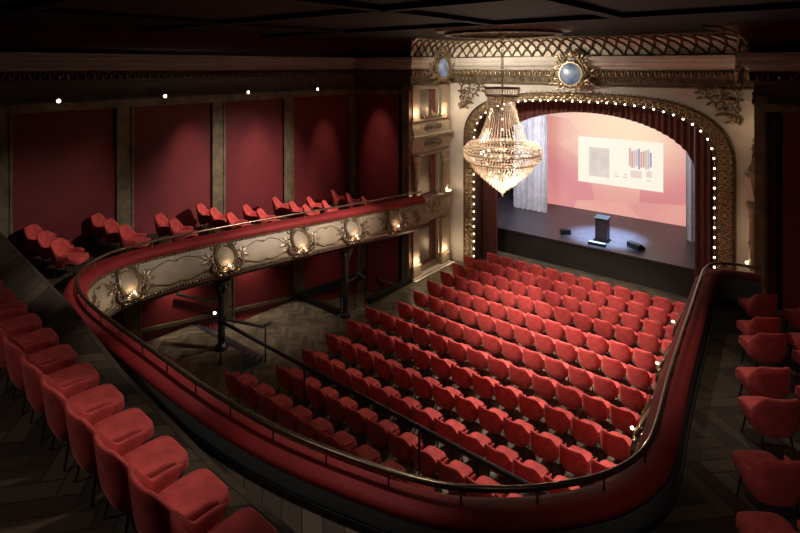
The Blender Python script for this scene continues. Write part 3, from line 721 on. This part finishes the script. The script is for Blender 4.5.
# gilded cartouches with a lamp, and scrollwork between them
def s_at(y, left):
    best = min((abs(FR[i][0].y-y), SS[i]) for i in range(NS+1) if (FR[i][0].x < -8) == left and (left or FR[i][0].y < 15)); return best[1]
LY = [5.75, 8.5, 10.95, 13.1, 15.0]
CART = []
cart_lights = []
def cartouche(s0):
    def fn(u, v, w):
        bul = .31-.42*v-.55*v*v
        return RP(s0-u*1.32, -bul-w, -.79+v)
    mb = MB(); mb.grid([[fn(.21*r*math.cos(q*PI/12), .05+.26*r*math.sin(q*PI/12), .02+.06*(1-r*r)) for q in range(24)] for r in (1, .7, .4, .02)], closed_v=True)
    o = mb.build('cartouche', PANEL, bal, ang=80)
    mb = MB()
    mb.tube([fn(.22*math.cos(q*PI/12), .05+.27*math.sin(q*PI/12), .04) for q in range(24)], .036, 6, closed=True)
    for s_ in (-1, 1):
        f2 = lambda a, b, w: fn(s_*a, b, w)
        orn_tube(mb, f2, [(.25*math.cos(a), .05+.33*math.sin(a)) for a in [(-.9+q*.22) for q in range(11)]], .03, .045, .04)
        orn_tube(mb, f2, spiral(.18, .33, .10, 1.3, .3, 1, 12), .038, .012, .05)
        orn_tube(mb, f2, spiral(.25, -.18, .12, 1.4, 1.0, -1, 12), .040, .012, .05)
        orn_tube(mb, f2, spiral(.17, -.32, .09, 1.3, 0, -1, 12), .034, .012, .05)
        for u, v, an, ln in ((.25, .1, .6, .10), (.26, -.05, -.2, .10), (.24, .25, .9, .12), (.1, .36, 1.2, .10), (.16, -.36, -1.0, .1), (.06, -.36, -1.3, .10), (.25, -.25, -.5, .10)):
            orn_leaf(mb, f2, u, v, an, ln, .06, .04, .03)
    for k in range(7): orn_leaf(mb, fn, 0, .29, PI/2+(k-3)*.34, .15, .05, .06, .03)
    mb.build('gilt_frame', DGOLD, o)
    mb = MB()
    for k in range(9): orn_leaf(mb, fn, 0, -.32, PI/2+(k-4)*.33, .20, .06, .07, .035)
    mb.build('shell', GOLD, o)
    mb = MB(); mb.ball(fn(0, -.14, .14), .026, 8, 6); mb.build('lamp', LAMP, o, label='small glowing lamp at the foot of the cartouche')
    cart_lights.append(fn(0, -.10, .22))
def bay(s0, s1):
    mb = MB(); L = s1-s0; mid = (s0+s1)/2
    def fn(u, v, w):
        bul = .31-.42*v-.55*v*v
        return RP(mid-u, -bul-w, -.79+v)
    hw = max(.3, L/2-.50)
    for s_ in (-1, 1):
        f2 = lambda a, b, w: fn(s_*a, b, w)
        for v0, d in ((.23, 1), (-.25, -1)):
            orn_tube(mb, f2, [(.05+hw*.95*q/10, v0+d*(.035*math.sin(q*PI/5)-.03*(q/10)**2)) for q in range(11)], .016, .011, .02)
            orn_tube(mb, f2, spiral(hw*1.0, v0-d*.09, .055, 1.2, d*PI/2, -d, 9), .014, .008, .02)
        scroll_foliage(mb, f2, hw+.10, -.02, .38, -1, 1, .02)
    for v0 in (.23, -.25): mb.ball(fn(0, v0, .025), .035, 7, 5); orn_leaf(mb, fn, -.10, v0, 0, .20, .05, .02, .025)
    mb.build('scroll_ornament', DGOLD, bal)
for left in (True, False):
    ss = [s_at(y, left) for y in (LY if left else LY[:-1])]
    for s0 in ss: cartouche(s0)
    ss = sorted(ss)
    for a, b in zip(ss, ss[1:]): bay(a, b)
    if left: bay(ss[-1], ss[-1]+1.9)
    else: bay(ss[0]-1.9, ss[0])
bay(0.15, s_at(15.0, True))
# rear seating tiers of the balcony
EDGE = [(XR, 2.98), (-4.8, 3.0), (-7.2, 3.16), (-10, 3.5), (XL, 4.0)]
mb = MB(); P = EDGE+[(XL, YB), (XR, YB)]
mb.grid([[Vector((x, y, z)) for x, y in P] for z in (4.5, 4.62)], closed_v=True); mb.add([Vector((x, y, 4.62)) for x, y in P], [tuple(range(7))]); S('floor_upper_tier', mb, PARQ2)
mb = MB(); mb.grid([[Vector((x, y-.01, z)) for x, y in EDGE] for z in (3.6, 4.5)]); S('trim_tier_riser', mb, STFRONT)
mb = MB(); mb.grid([[Vector((x, y+o, z)) for o, z in ((-.05, 4.60), (.012, 4.60), (.012, 4.626), (-.05, 4.626))] for x, y in EDGE], closed_v=True, caps=True); S('trim_tier_nosing', mb, BROWN)
# ------------------------------------------------------------------ chairs
def U(t):
    """plan of the tub shell, t 0..1 from the right arm tip round the back to the left arm tip"""
    L = .26; T = 2*L + 1.25; d = t*T
    if d < L: return (.298+.004*(1-d/L), .17-d, 0.0)
    if d > L+1.25: q = T-d; return (-(.298+.004*(1-q/L)), .17-q, 0.0)
    th = PI*(d-L)/1.25; c, s_ = math.cos(th), math.sin(th); n = 2.8
    k = (abs(c)**n+abs(s_)**n)**(-1/n)
    return (.298*c*k, -.09-.23*s_*k, s_)
def chair_meshes():
    rows = []; NT = 40
    for i in range(NT+1):
        t = i/NT; x, y, s_ = U(t); tt = abs(t-.5)*2
        H = .575 + .265*(1-sstep((tt-.27)/.44))
        ln = math.hypot(x, y+.05) or 1
        if y > -.09: nx, ny = (1 if x > 0 else -1), 0.0
        else: nx, ny = x/ln, (y+.05)/ln
        endk = sstep((1-tt)/.10)          # arm tips taper off
        zb = .285; th = lerp(.022, .045, endk)
        def pt(z, o):
            k = .88+.12*sstep((z-.25)/.26); back = .045*sstep((z-.45)/.4)*max(0, s_)
            return Vector((x*k-nx*o, y*k-ny*o-back, z))
        Ht = H-.03*(1-endk); zb = lerp(.285, Ht-.07, sstep((tt-.74)/.26)**1.5)
        ring = []
        for q in range(7): ring.append(pt(lerp(zb, Ht-.022, q/6), 0.0 if q else .02))
        ring += [pt(Ht-.006, th*.17), pt(Ht, th*.5), pt(Ht-.006, th*.83)]
        for q in range(5): ring.append(pt(lerp(Ht-.022, zb+.02, q/4), th))
        rows.append(ring)
    a = MB(); a.grid(rows, closed_v=True, caps=True)
    b = MB(); P = []
    def sup(rx, ry, n=36):
        out = []
        for q in range(n):
            th = 2*PI*q/n; c, s_ = math.cos(th), math.sin(th); k = (abs(c)**5+abs(s_)**5)**(-1/5); yy = ry*s_*k
            out.append((rx*c*k*(1.0 if yy > 0 else 1-.10*(-yy/ry)), yy))
        return out
    for k, z in ((.2, .325), (.88, .325), (.97, .345), (1.0, .375), (1.0, .42), (.985, .450), (.94, .468), (.85, .476), (.5, .482), (.02, .484)):
        P.append([Vector((u*k, .055+v*k, z)) for u, v in sup(.252, .305)])
    b.grid(P, closed_v=True, caps=True)
    c = MB(); c.box((0, 0, .305), (.36, .36, .03))
    legs = []
    for sx in (-1, 1):
        for y0, y1 in ((.19, .235), (-.17, -.235)):
            l = MB(); l.tube([(sx*.175, y0, .32), (sx*.215, y1, 0)], [.015, .010], 7); legs.append(l)
    return a, b, c, legs
CH = None
def first_chair():
    a, b, c, legs = chair_meshes()
    e = empty('tub_chair', (0, 0, 0)); tag(e, cat='chair')
    a.build('backrest_shell', VEL, e, ang=70, local=True); b.build('seat', VEL, e, ang=70, local=True); c.build('seat_frame', BLACK, e, local=True)
    for l in legs: l.build('leg', BLACK, e, local=True, label='thin black metal leg')
    return e
PROTO = first_chair(); PKIDS = [o for o in bpy.data.objects if o.parent == PROTO]; USED = [False]
def chair(x, y, z, rz, label, group):
    if not USED[0]: USED[0] = True; r = PROTO
    else:
        r = PROTO.copy(); C.objects.link(r)
        for k in PKIDS:
            c = k.copy(); c.parent = r; C.objects.link(c)
    r.location = (x, y, z); r.rotation_euler = (0, 0, rz); r['label'] = label; r['group'] = group
ROWS = [(-11.25, 19.71, 12), (-11.83, 18.79, 13), (-11.74, 17.78, 13), (-11.64, 16.80, 13), (-11.49, 15.76, 13), (-11.39, 14.78, 13), (-11.27, 13.76, 13), (-11.85, 12.81, 14), (-11.74, 11.83, 14),
        (-11.61, 10.82, 14), (-11.51, 9.82, 13), (-11.38, 8.83, 12)]
for r, (x0, y0, n) in enumerate(ROWS):
    for k in range(n):
        x = x0+.655*k
        where = 'row nearest the stage' if r == 0 else ('row nearest the black railing' if r == len(ROWS)-1 else ORD[r]+' row from the stage')
        chair(x+.285, y0+.30-.021*.655*k, 0, -.02+random.uniform(-.012, .012), 'red velvet stalls chair, %s from the left in the %s' % (ORD[k], where), 'red velvet tub chairs in the stalls rows')
for k in range(9):
    chair(-10.98+.655*k, 7.54, .6, -.02, 'red velvet chair in shade behind the railing, %s from the left' % ORD[k], 'shaded chairs on the rear platform')
# left wing of the balcony: files of three, turned towards the stage side
LW = [(4.62, (-15.8, -14.9, -14.02)), (6.24, (-16.0, -15.2, -14.3)), (7.55, (-15.95, -15.05, -14.25)), (9.17, (-15.62, -14.88, -13.98)), (10.22, (-15.5, -14.69, -13.95)), (11.78, (-15.2, -14.3, -13.6)), (12.78, (-15.3, -14.55, -13.75)), (14.5, (-15.1, -14.3, -13.5))]
LWN = ['rear corner', 'second', 'third', 'fourth', 'fifth', 'sixth', 'seventh', 'last']
POSW = ['nearest the red wall', 'in the middle', 'nearest the parapet']
A = math.radians(-50)
for g, (y, xs_) in enumerate(LW):
    for k, x in enumerate(xs_):
        if g in (2, 4, 6) and k == 0: continue
        lab = 'red velvet balcony chair in the %s file, %s' % (('rear left corner', )[0] if g == 0 else LWN[g]+' left-wing', POSW[k])
        chair(x+.245, y+.206, floor_z(y), A, lab, 'chairs on the left wing of the balcony')
# right wing
RW = [(-1.56, 13.79), (-1.42, 12.23), (-1.29, 11.39), (-1.16, 9.87), (-1.01, 8.84), (-.89, 7.32), (-.72, 6.17)]
RW2 = [(-.78, 13.74), (-.64, 12.22), (-.5, 11.35), (-.39, 9.86)]
AR = math.radians(36)
for k, (x, y) in enumerate(RW):
    chair(x+.343, y+.04, floor_z(y), AR, 'red velvet chair on the right balcony wing beside the parapet, %s from the stage end' % ORD[k], 'chairs on the right wing of the balcony')
for k, (x, y) in enumerate(RW2):
    chair(x+.343, y+.04, floor_z(y), AR, 'red velvet chair on the right balcony wing by the wall, %s from the stage end' % ORD[k], 'chairs on the right wing of the balcony')
# raised rear row in the foreground
for k in range(13):
    x = -3.46-.662*k; y = 2.25+.0012*k*k*.9
    chair(x, y, 4.62, math.radians(-2-.25*k), 'red velvet chair in the near left foreground row, %s from the right' % ORD[k], 'foreground row on the upper tier')
# ------------------------------------------------------------------ columns, stair, railings
def iron_column(x, y, z0, zt, lab):
    e = empty('iron_column', (x, y, z0), lab, 'column')
    mb = MB(); mb.lathe([(.17, z0), (.17, z0+.12), (.12, z0+.16), (.10, z0+.25), (.095, zt-.42)], (x, y, 0), 16); mb.build('shaft', BLACK, e)
    mb = MB(); mb.lathe([(.12, zt-.44), (.13, zt-.42), (.11, zt-.38), (.12, zt-.32), (.17, zt-.16), (.22, zt-.06), (.25, zt-.05), (.25, zt)], (x, y, 0), 16)
    for k in range(8):
        a = k*PI/4; mb.tube([(x+math.cos(a)*r, y+math.sin(a)*r, zt+z) for r, z in ((.12, -.40), (.15, -.25), (.21, -.16), (.24, -.20))], [.03, .03, .025, .015], 5)
    mb.build('capital', mat('bronze_capital', (.05, .035, .025), .45, metal=.4), e)
iron_column(-13.45, 8.6, 0.6, rail_z(8.6)-1.5, 'black iron column with leafy capital beside the stair')
iron_column(-12.98, 13.1, 0.0, rail_z(13.1)-1.47, 'black iron column with leafy capital farther along under the balcony')
e = empty('platform_stair', (-14.1, 8.9, 0), 'short black stair up to the rear platform beside the column', 'stair')
for k in range(4):
    mb = MB(); mb.box2((-15.3, 8.86, .15*k), (-12.9, 9.6-.22*k, .15*(k+1)-.03)); mb.box2((-15.3, 8.86, .15*(k+1)-.03), (-12.87, 9.64-.22*k, .15*(k+1))); mb.build('step', mat('dark_step', (.03, .028, .034), .45), e)
def railing(name, pts, posts, lab, zb):
    e = empty(name, (*pts[0][:2], zb), lab, 'railing')
    mb = MB(); mb.tube(pts, .045, 8); mb.build('rail', BLACK, e)
    for (x, y, z0, z1) in posts:
        mb = MB(); mb.tube([(x, y, z0), (x, y, z0+.02), (x, y, z0+.02), (x, y, z1)], [.05, .05, .022, .022], 8); mb.build('post', BLACK, e)
railing('railing', [(-12.85, 8.22, 1.7), (-9.4, 8.2, 1.7), (-2.6, 8.2, 1.7)], [(-12.8, 8.15, .6, 1.7), (-9.4, 8.15, .6, 1.7), (-6.1, 8.15, .6, 1.7), (-2.7, 8.15, .6, 1.7)], 'long black railing along the front of the rear platform', .6)
railing('stair_handrail', [(-12.85, 9.85, 1.06), (-12.85, 9.55, 1.06), (-12.85, 8.3, 1.75)], [(-12.85, 9.66, 0, 1.06)], 'black handrail at the right side of the short stair', 0)
railing('stair_handrail', [(-15.36, 9.7, 1.15), (-15.36, 9.4, 1.15), (-15.36, 8.3, 1.75)], [(-15.36, 9.5, 0.0, 1.15)], 'black handrail at the wall side of the short stair', 0)
railing('landing_handrail', [(-13.3, 13.2, 1.0), (-13.35, 13.95, .98), (-14.7, 16.0, .45)], [(-13.3, 13.2, 0, 1.0), (-13.4, 14.0, -.5, .97)], 'black handrail going down to the sunken exit at the left', 0)
railing('landing_handrail', [(-13.15, 14.3, .92), (-13.75, 14.5, .92)], [(-13.15, 14.3, 0, .92)], 'short black handrail bar at the sunken exit beside the kerb', 0)
mb = MB(); mb.box2((-15.5, 13.0, 0), (-13.30, 13.16, .20)); mb.build('kerb', BLACK, label='black kerb across the head of the sunken exit', cat='kerb')
mb = MB(); mb.box2((-13.14, 14.35, 0), (-12.96, 16.85, .20)); mb.build('kerb', BLACK, label='black kerb running along the sunken exit towards the box', cat='kerb')
# ------------------------------------------------------------------ chandelier
HX, HY = -7.4, 13.9
ch = empty('chandelier', (HX, HY, 4.85), 'huge crystal chandelier hanging over the stalls in front of the stage', 'chandelier')
def ring_pts(r, z, n=48): return [(HX+r*math.cos(2*PI*q/n), HY+r*math.sin(2*PI*q/n), z) for q in range(n)]
mb = MB()
zz = 7.95
while zz < 9.55:
    for q in range(1): mb.tube([(HX+.035*math.cos(a*PI/4)*(1 if int(zz*10) % 2 else .2), HY+.035*math.cos(a*PI/4)*(.2 if int(zz*10) % 2 else 1), zz+.07*math.sin(a*PI/4)) for a in range(8)], .010, 4, closed=True)
    zz += .10
mb.build('chain', BRASS, ch)
mb = MB(); mb.tube(ring_pts(.50, 8.0), .022, 6, closed=True); mb.tube(ring_pts(.47, 7.78), .02, 6, closed=True)
for a in range(4): mb.tube([(HX, HY, 8.02), (HX+.5*math.cos(a*PI/2+.4), HY+.5*math.sin(a*PI/2+.4), 8.0)], .014, 5)
mb.tube([(HX, HY, 7.3), (HX, HY, 8.05)], .02, 6); mb.build('crown', BRASS, ch)
mb = MB()
for k in range(40):
    a = 2*PI*k/40
    for j in range(4): mb.octa((HX+(.50-.01*j)*math.cos(a), HY+(.50-.01*j)*math.sin(a), 7.95-.055*j), .022, .03)
mb.build('crown_crystals', CRYS, ch, smooth=False, kind='stuff')
def strand_r(t): return .36+.40*(t**1.9)+.10*math.exp(-t*14)
mb = MB()
for k in range(44):
    a = 2*PI*k/44
    for j in range(26):
        t = j/25; mb.octa((HX+strand_r(t)*math.cos(a), HY+strand_r(t)*math.sin(a), lerp(7.76, 6.36, t)), .021, .028)
mb.build('crystal_strands', CRYS, ch, smooth=False, kind='stuff')
mb = MB()
for r, z in ((.80, 6.36), (1.04, 6.24), (1.07, 6.12), (.98, 5.86)): mb.tube(ring_pts(r, z), .018, 6, closed=True)
for k in range(12):
    a = 2*PI*k/12; mb.tube([(HX+r*math.cos(a), HY+r*math.sin(a), z) for r, z in ((.80, 6.36), (1.0, 6.3), (1.07, 6.12), (.98, 5.86))], .010, 5)
mb.build('ring_frame', BRASS, ch)
mb = MB()
for j, (r, z) in enumerate(((.86, 6.40), (.95, 6.39), (1.03, 6.34), (1.09, 6.26), (1.11, 6.17), (1.11, 6.08), (1.09, 5.99), (1.03, 5.91), (.95, 5.86))):
    for k in range(76):
        a = 2*PI*(k+.5*(j % 2))/76; mb.octa((HX+r*math.cos(a), HY+r*math.sin(a), z), .034, .042)
mb.build('bowl_crystals', CRYS, ch, smooth=False, kind='stuff')
mb = MB()
T = 11
for j in range(T):
    r = lerp(.90, .10, (j/(T-1))**1.15); z = 5.80-.072*j; n = max(8, int(r*70))
    for k in range(n):
        a = 2*PI*(k+.5*(j % 2))/n
        mb.octa((HX+r*math.cos(a), HY+r*math.sin(a), z), .026, .030); mb.octa((HX+r*math.cos(a), HY+r*math.sin(a), z-.065), .020, .045)
mb.build('basket_crystals', CRYS, ch, smooth=False, kind='stuff')
mb = MB(); mb.lathe([(.10, 5.06), (.12, 5.02), (.08, 4.98), (.03, 4.95)], (HX, HY, 0), 12); mb.ball((HX, HY, 4.90), .05, 10, 8); mb.build('finial', CRYS, ch)
for k in range(16):
    a = 2*PI*k/16; mb = MB(); mb.ball((HX+.62*math.cos(a), HY+.62*math.sin(a), 6.1), .03, 8, 6); mb.build('bulb', CBULB, ch)
for k in range(8):
    a = 2*PI*k/8; mb = MB(); mb.ball((HX+.38*math.cos(a), HY+.38*math.sin(a), 5.5), .032, 8, 6); mb.build('bulb', CBULB, ch)
for k in range(4): mb = MB(); mb.ball((HX, HY, 6.5+.3*k), .03, 8, 6); mb.build('bulb', CBULB, ch)
e = empty('ceiling_rosette', (HX, HY, ZCEIL-.16), 'round moulded ceiling rosette from which the chandelier hangs', 'ceiling rosette')
mb = MB(); mb.lathe([(0.02, ZCEIL-.10), (.3, ZCEIL-.12), (.5, ZCEIL-.06), (1.3, ZCEIL-.05), (1.45, ZCEIL-.14), (1.62, ZCEIL-.16), (1.75, ZCEIL-.08), (1.9, ZCEIL-.10), (2.0, ZCEIL-.001)], (HX, HY, 0), 64); mb.build('moulding', mat('bronze_rosette', (.10, .06, .04), .35, metal=.3), e)
mb = MB()
for k in range(48):
    a = 2*PI*k/48; mb.ball((HX+1.58*math.cos(a), HY+1.58*math.sin(a), ZCEIL-.17), (.125, .125, .05), 7, 5)
mb.build('leaf_ring', DGOLD, e)
mb = MB(); mb.lathe([(.02, ZCEIL-.24), (.10, ZCEIL-.22), (.16, ZCEIL-.11)], (HX, HY, 0), 16); mb.build('hook_plate', BRASS, e)
# ------------------------------------------------------------------ spotlights on the left beam
SPY = [5.3, 8.2, 11.2, 14.45]
for k, y in enumerate(SPY):
    e = empty('wall_spotlight', (XL+.2, y, 7.66), 'small glowing spotlight on the left wall beam, %s from the left' % ORD[k], 'spotlight')
    mb = MB(); mb.tube([(XL+.16, y, 7.66), (XL+.20, y, 7.76)], .02, 6); mb.tube([(XL+.12, y, 7.76), (XL+.32, y, 7.72)], .06, 10); mb.build('housing', BLACK, e)
    mb = MB(); mb.ball((XL+.335, y, 7.715), (.03, .05, .05), 8, 6); mb.build('lens', LAMP, e)
e = empty('wall_lamp', (-15.4, 9.57, .68), 'small bright lamp low on the wall by the stair', 'lamp')
mb = MB(); mb.box2((-15.5, 9.52, .67), (-15.38, 9.62, .77)); mb.build('bracket', BLACK, e)
mb = MB(); mb.ball((-15.35, 9.57, .72), .045, 8, 6); mb.build('lens', LAMP, e)
# ------------------------------------------------------------------ lights
def light(kind, name, loc, energy, col, tgt=None, size=None, spot=None, blend=.5):
    d = bpy.data.lights.new(name, kind); d.energy = energy; d.color = col
    if kind in ('POINT', 'SPOT'): d.shadow_soft_size = size or .1
    if kind == 'SPOT': d.spot_size = math.radians(spot or 60); d.spot_blend = blend
    if kind == 'AREA':
        d.shape = 'RECTANGLE'; d.size = size[0]; d.size_y = size[1]
    o = bpy.data.objects.new(name, d); C.objects.link(o); o.location = loc
    if tgt is not None:
        o.rotation_euler = (Vector(tgt)-Vector(loc)).to_track_quat('-Z', 'Y').to_euler()
    return o
WARM = (1.0, .84, .66); WARM2 = (1.0, .74, .48); PINKW = (1.0, .88, .80)
light('POINT', 'chandelier_glow', (HX, HY, 5.40), 150, WARM, size=.20)
light('POINT', 'chandelier_glow_upper', (HX, HY, 6.5), 24, WARM, size=.12)
for k, (tx, ty, p, sp) in enumerate(((-6.4, 17.4, 4000, 54), (-5.6, 12.6, 4900, 46), (-8.6, 14.6, 2600, 42), (-4.9, 10.4, 2400, 38), (-8.8, 11.4, 750, 38))):
    a = .4+k*1.256
    light('SPOT', 'stalls_top_fill', (HX+1.4*math.cos(a), HY+1.4*math.sin(a), 9.4), p, PINKW, (tx, ty, 0), .12, sp, .9)  # unseen spots added round the rosette to carry the chandelier's light onto the stalls
light('SPOT', 'stalls_back_fill', (-8.6, 10.6, 9.4), 6000, PINKW, (-6.6, 16.4, 0), .12, 46, .9)  # unseen spot added overhead to light the chair backs
light('SPOT', 'stalls_back_fill', (-5.4, 10.2, 9.4), 3000, PINKW, (-6.2, 15.5, 0), .12, 42, .9)  # second unseen fill for the chair backs
HOT = [(6.2, 6.3, 18), (9.1, 6.3, 130), (11.75, 5.9, 150), (15.1, 5.6, 150)]
for y, (hy, hz, p) in zip(SPY, HOT):
    light('SPOT', 'wall_glow_fill', (XL+2.1, hy, 9.3), p*5.0, WARM, (XL, hy, hz-.9), .08, 26, 1.0)  # unseen, without fixtures; added to make the hot spots on the wall
light('SPOT', 'wall_glow_fill', (-14.7, 15.0, 9.2), 650, WARM, (-14.7, YR, 5.0), .08, 32, 1.0)  # same fixtureless fill, for the glow on the return wall
for y, p in ((8.4, 90), (11.0, 120)):
    light('SPOT', 'under_balcony_light', (-15.0, y, 2.5), p*1.2, WARM, (-15.5, y, 1.75), .06, 95, 1.0)
light('SPOT', 'under_balcony_light', (-14.3, 13.9, 2.2), 60, WARM, (-14.4, 15.2, -.5), .06, 130, 1.0)  # unseen fill added to lift the dark sunken exit
light('SPOT', 'under_balcony_light', (-13.9, 10.8, 2.3), 18, WARM, (-13.6, 11.3, 0), .06, 120, 1.0)
for c in cart_lights: light('POINT', 'cartouche_lamp', c, 4.2, WARM2, size=.03)
for a in (.33, 2.36):
    for z, p in ((.72, 16), (3.3, 12), (6.72, 18)):
        light('POINT', 'box_uplight', (XBL+.68, YR+a+.02, z), p, WARM2, size=.04)
        light('POINT', 'box_uplight', (XBR-.78, YR+a+.02, z), p*.4, WARM2, size=.04)
light('SPOT', 'stage_pool', (-7.7, 24.0, 8.6), 30000, (.36, .64, 1.0), (-7.7, 24.0, 1.1), .1, 29, .9)
light('AREA', 'drape_light', (-11.0, 22.2, 5.8), 330, (.86, .9, 1.0), (-12.2, 26, 3.6), (1, 1))
light('AREA', 'drape_light', (-5.2, 23.5, 7.2), 60, (.8, .86, 1.0), (-4.5, 26, 3), (1, 1))
light('SPOT', 'proscenium_fill', (-10.2, 15.6, 8.9), 1150, (1.0, .89, .75), (-10.2, 20, 7.8), .2, 120, 1.0)  # unseen spot added to brighten the left and centre of the proscenium
light('SPOT', 'balcony_wash', (-5.6, 13.0, 9.2), 6500, PINKW, (-14.6, 11.2, 3.5), .15, 44, .9)
light('SPOT', 'balcony_wash_rear', (-6.4, 8.6, 9.3), 1700, PINKW, (-14.2, 5.4, 3.9), .15, 38, .9)
for x, p in ((-11.2, 620), (-7.8, 620), (-4.6, 480)):
    light('SPOT', 'parapet_fill', (x, 5.3, 9.4), p, PINKW, (x, 4.35, 4.2), .12, 40, 1.0)  # unseen spots added to brighten the rear parapet velvet
light('SPOT', 'rear_fill', (-6.5, -.6, 9.5), 150, PINKW, (-6.0, 4.0, 4.2), .15, 95, .9)  # unseen spot added behind the camera for the parapet's near side
light('SPOT', 'rear_fill', (-.6, 2.6, 9.5), 190, PINKW, (-1.9, 9.0, 3.9), .15, 60, .9)  # unseen spot added from the rear for the right wing
light('SPOT', 'parapet_fill', (-1.3, 8.6, 9.4), 300, PINKW, (-2.0, 9.4, 3.9), .12, 50, 1.0)  # unseen fill added to redden the right parapet slope
light('SPOT', 'apron_fill', (-8.0, 16.6, 9.2), 1000, PINKW, (-8.2, 20.9, 0), .12, 46, 1.0)  # unseen fill added to brighten the floor before the stage
light('SPOT', 'near_seats_fill', (-3.4, 4.6, 9.3), 380, PINKW, (-5.2, 1.9, 5.0), .15, 40, .9)  # unseen spot added to raise the foreground seats
light('SPOT', 'right_wash', (-5.0, 12.0, 9.4), 350, PINKW, (-.8, 10.6, 3.6), .15, 46, .9)
w = bpy.data.worlds.new('world'); bpy.context.scene.world = w; w.use_nodes = True
w.node_tree.nodes['Background'].inputs[0].default_value = (.02, .016, .014, 1); w.node_tree.nodes['Background'].inputs[1].default_value = .05
# ------------------------------------------------------------------ camera and view
cd = bpy.data.cameras.new('camera'); cam = bpy.data.objects.new('camera', cd); C.objects.link(cam)
cam.location = (0, 0, CZ); cam.rotation_euler = (PI/2, 0, math.radians(38.895))
cd.sensor_width = 36; cd.sensor_fit = 'HORIZONTAL'; cd.lens = 533/800*36; cd.shift_y = -(266.5-66)/800; cd.clip_start = .05
sc_ = bpy.context.scene; sc_.camera = cam
sc_.view_settings.view_transform = 'Standard'; sc_.view_settings.look = 'None'; sc_.view_settings.gamma = 1; sc_.view_settings.use_curve_mapping = False
sc_.view_settings.exposure = 0
